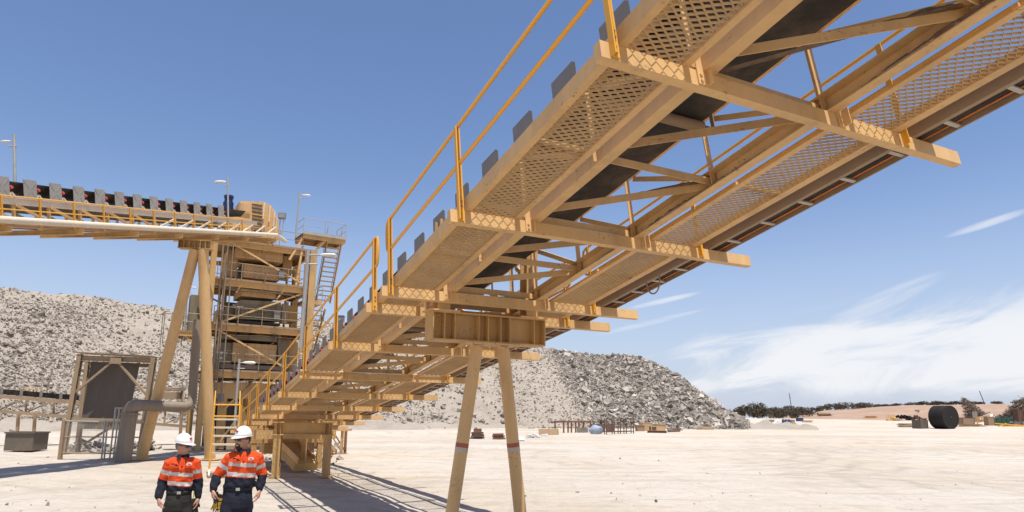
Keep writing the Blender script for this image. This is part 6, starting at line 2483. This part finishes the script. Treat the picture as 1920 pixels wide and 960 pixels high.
def glove(loc, M3, mtl, cuffm, label):
    b = MB()
    d_ = -UZ
    wr = V((0, 0, 0))
    rings = [ring(wr + d_ * f, a, t_, d_, XU, 12, 2.6) for f, a, t_ in ((0, .048, .020), (.05, .045, .020), (.10, .050, .019), (.14, .048, .016))]
    b.loops(rings)
    for k in range(4):
        o = wr + d_ * .13 + XU * (.036 - k * .024)
        b.tube([o, o + d_ * (.04) + XU * (.003 * (1.5 - k)), o + d_ * (.085, .095, .09, .07)[k] + V((.006 * (1.5 - k), -.012, 0))], [.0125, .0115, .009], 10)
        b.ball(o + d_ * (.085, .095, .09, .07)[k] + V((.006 * (1.5 - k), -.012, 0)), .009, 8, 6)
    o = wr + d_ * .06 + XU * .042
    b.tube([o, o + d_ * .035 + XU * .022, o + d_ * .07 + XU * .026], [.016, .014, .010], 10)
    me = remesh(b, 'work_glove', .006, 3)
    me.transform(M3)
    me.materials.append(M[mtl]); me.materials.append(M[cuffm])
    if cuffm != mtl:
        zz = [p.center.z for p in me.polygons]
        zm = max(zz)
        me.polygons.foreach_set('material_index', [1 if z > zm - .06 * M3.to_scale().z or noise.noise(V((z * 40, 1, 3))) > .25 else 0 for z in zz])
    o = bpy.data.objects.new('work_glove', me)
    COL.objects.link(o)
    o.location = loc
    ORG[o.name] = V(loc)
    return tag(o, label, 'glove')

RM, MR, JR = man(455, 9.0, .07, 1.0, R(21), 'bearded man in white helmet, orange and navy shirt and navy jeans walking, holding a radio', R(-44), R(2),
    {-1: ((-.285, .05, 1.245), (-.292, -.085, 1.085), (-.272, -.125, .945)), 1: ((.262, .07, 1.245), (.262, -.045, 1.065), (.244, -.08, .925))},
    (1.398, 1.274, 1.238, .38, .96), 1.08, 'denim', True, 'hair', (-.16, .22), (.045, .01), (.95, .45))
LM, ML, JL = man(347, 9.05, .07, .947, R(24), 'clean shaven man in white helmet, orange and navy shirt and charcoal trousers looking right', R(52), R(4),
    {-1: ((-.232, .05, 1.215), (-.240, -.085, 1.025), (-.214, -.135, .892)), 1: ((.222, .035, 1.215), (.245, -.03, 1.01), (.238, -.06, .868))},
    (1.335, 1.212, 1.178, .36, .80), .98, 'greytr', False, 'greyhair', (.20, -.16), (.01, .005), (.60, .40))

# radio in the bearded man's right hand, antenna down
sh, el_, wr, tip = JR[-1]
dn = (tip - wr).normalized()
c0 = wr + dn * .085 + V((.030, -.012, 0))
rb = MR @ c0
RD = thing('handheld_radio', rb, 'black handheld radio with its thin antenna pointing down', 'radio')
ax3 = (MR.to_3x3() @ dn).normalized()
sd3 = ax3.cross(V((0, 1, 0))).normalized()
b = MB(); b.obox(rb + ax3 * .0, sd3, ax3.cross(sd3), ax3, .026, .018, .065); b.build('case', M['blackp'], RD)
b = MB(); b.tube([rb + ax3 * .065 + sd3 * .014, rb + ax3 * .10 + sd3 * .014, rb + ax3 * .22 + sd3 * .014], [.008, .006, .0035], 8); b.build('antenna', M['blackp'], RD)
b = MB(); b.tube([rb + ax3 * .065 - sd3 * .012, rb + ax3 * .082 - sd3 * .012], .007, 8); b.build('knob', M['blackp'], RD)
# gloves on the belts
g3 = MR.to_3x3().to_4x4()
p = MR @ V((-.200, -.03, 1.03))
glove(p, g3 @ Matrix.Rotation(R(15), 4, 'Y'), 'gloveY', 'leather', 'yellow and black work glove hanging from the bearded man\'s belt')
g3 = ML.to_3x3().to_4x4()
p = ML @ V((.185, -.05, 1.005))
glove(p, g3 @ Matrix.Rotation(R(-8), 4, 'Y'), 'leather', 'leather', 'black work glove hanging from the clean shaven man\'s belt')
p = ML @ V((.182, -.055, 1.10))
LY = thing('lanyard_clip', p, 'lime clip strap holding the black glove at the clean shaven man\'s hip', 'clip')
b = MB(); b.beam(p, p - UZ * .085 + V((.004, 0, 0)), .018, .006); b.build('strap', M['hivis'], LY)
b = MB(); b.tube([p - UZ * .085 + V((.012 * math.cos(t), -.004, .012 * math.sin(t))) for t in [2 * math.pi * k / 10 for k in range(11)]], .004, 6); b.build('ring', M['hivis'], LY)
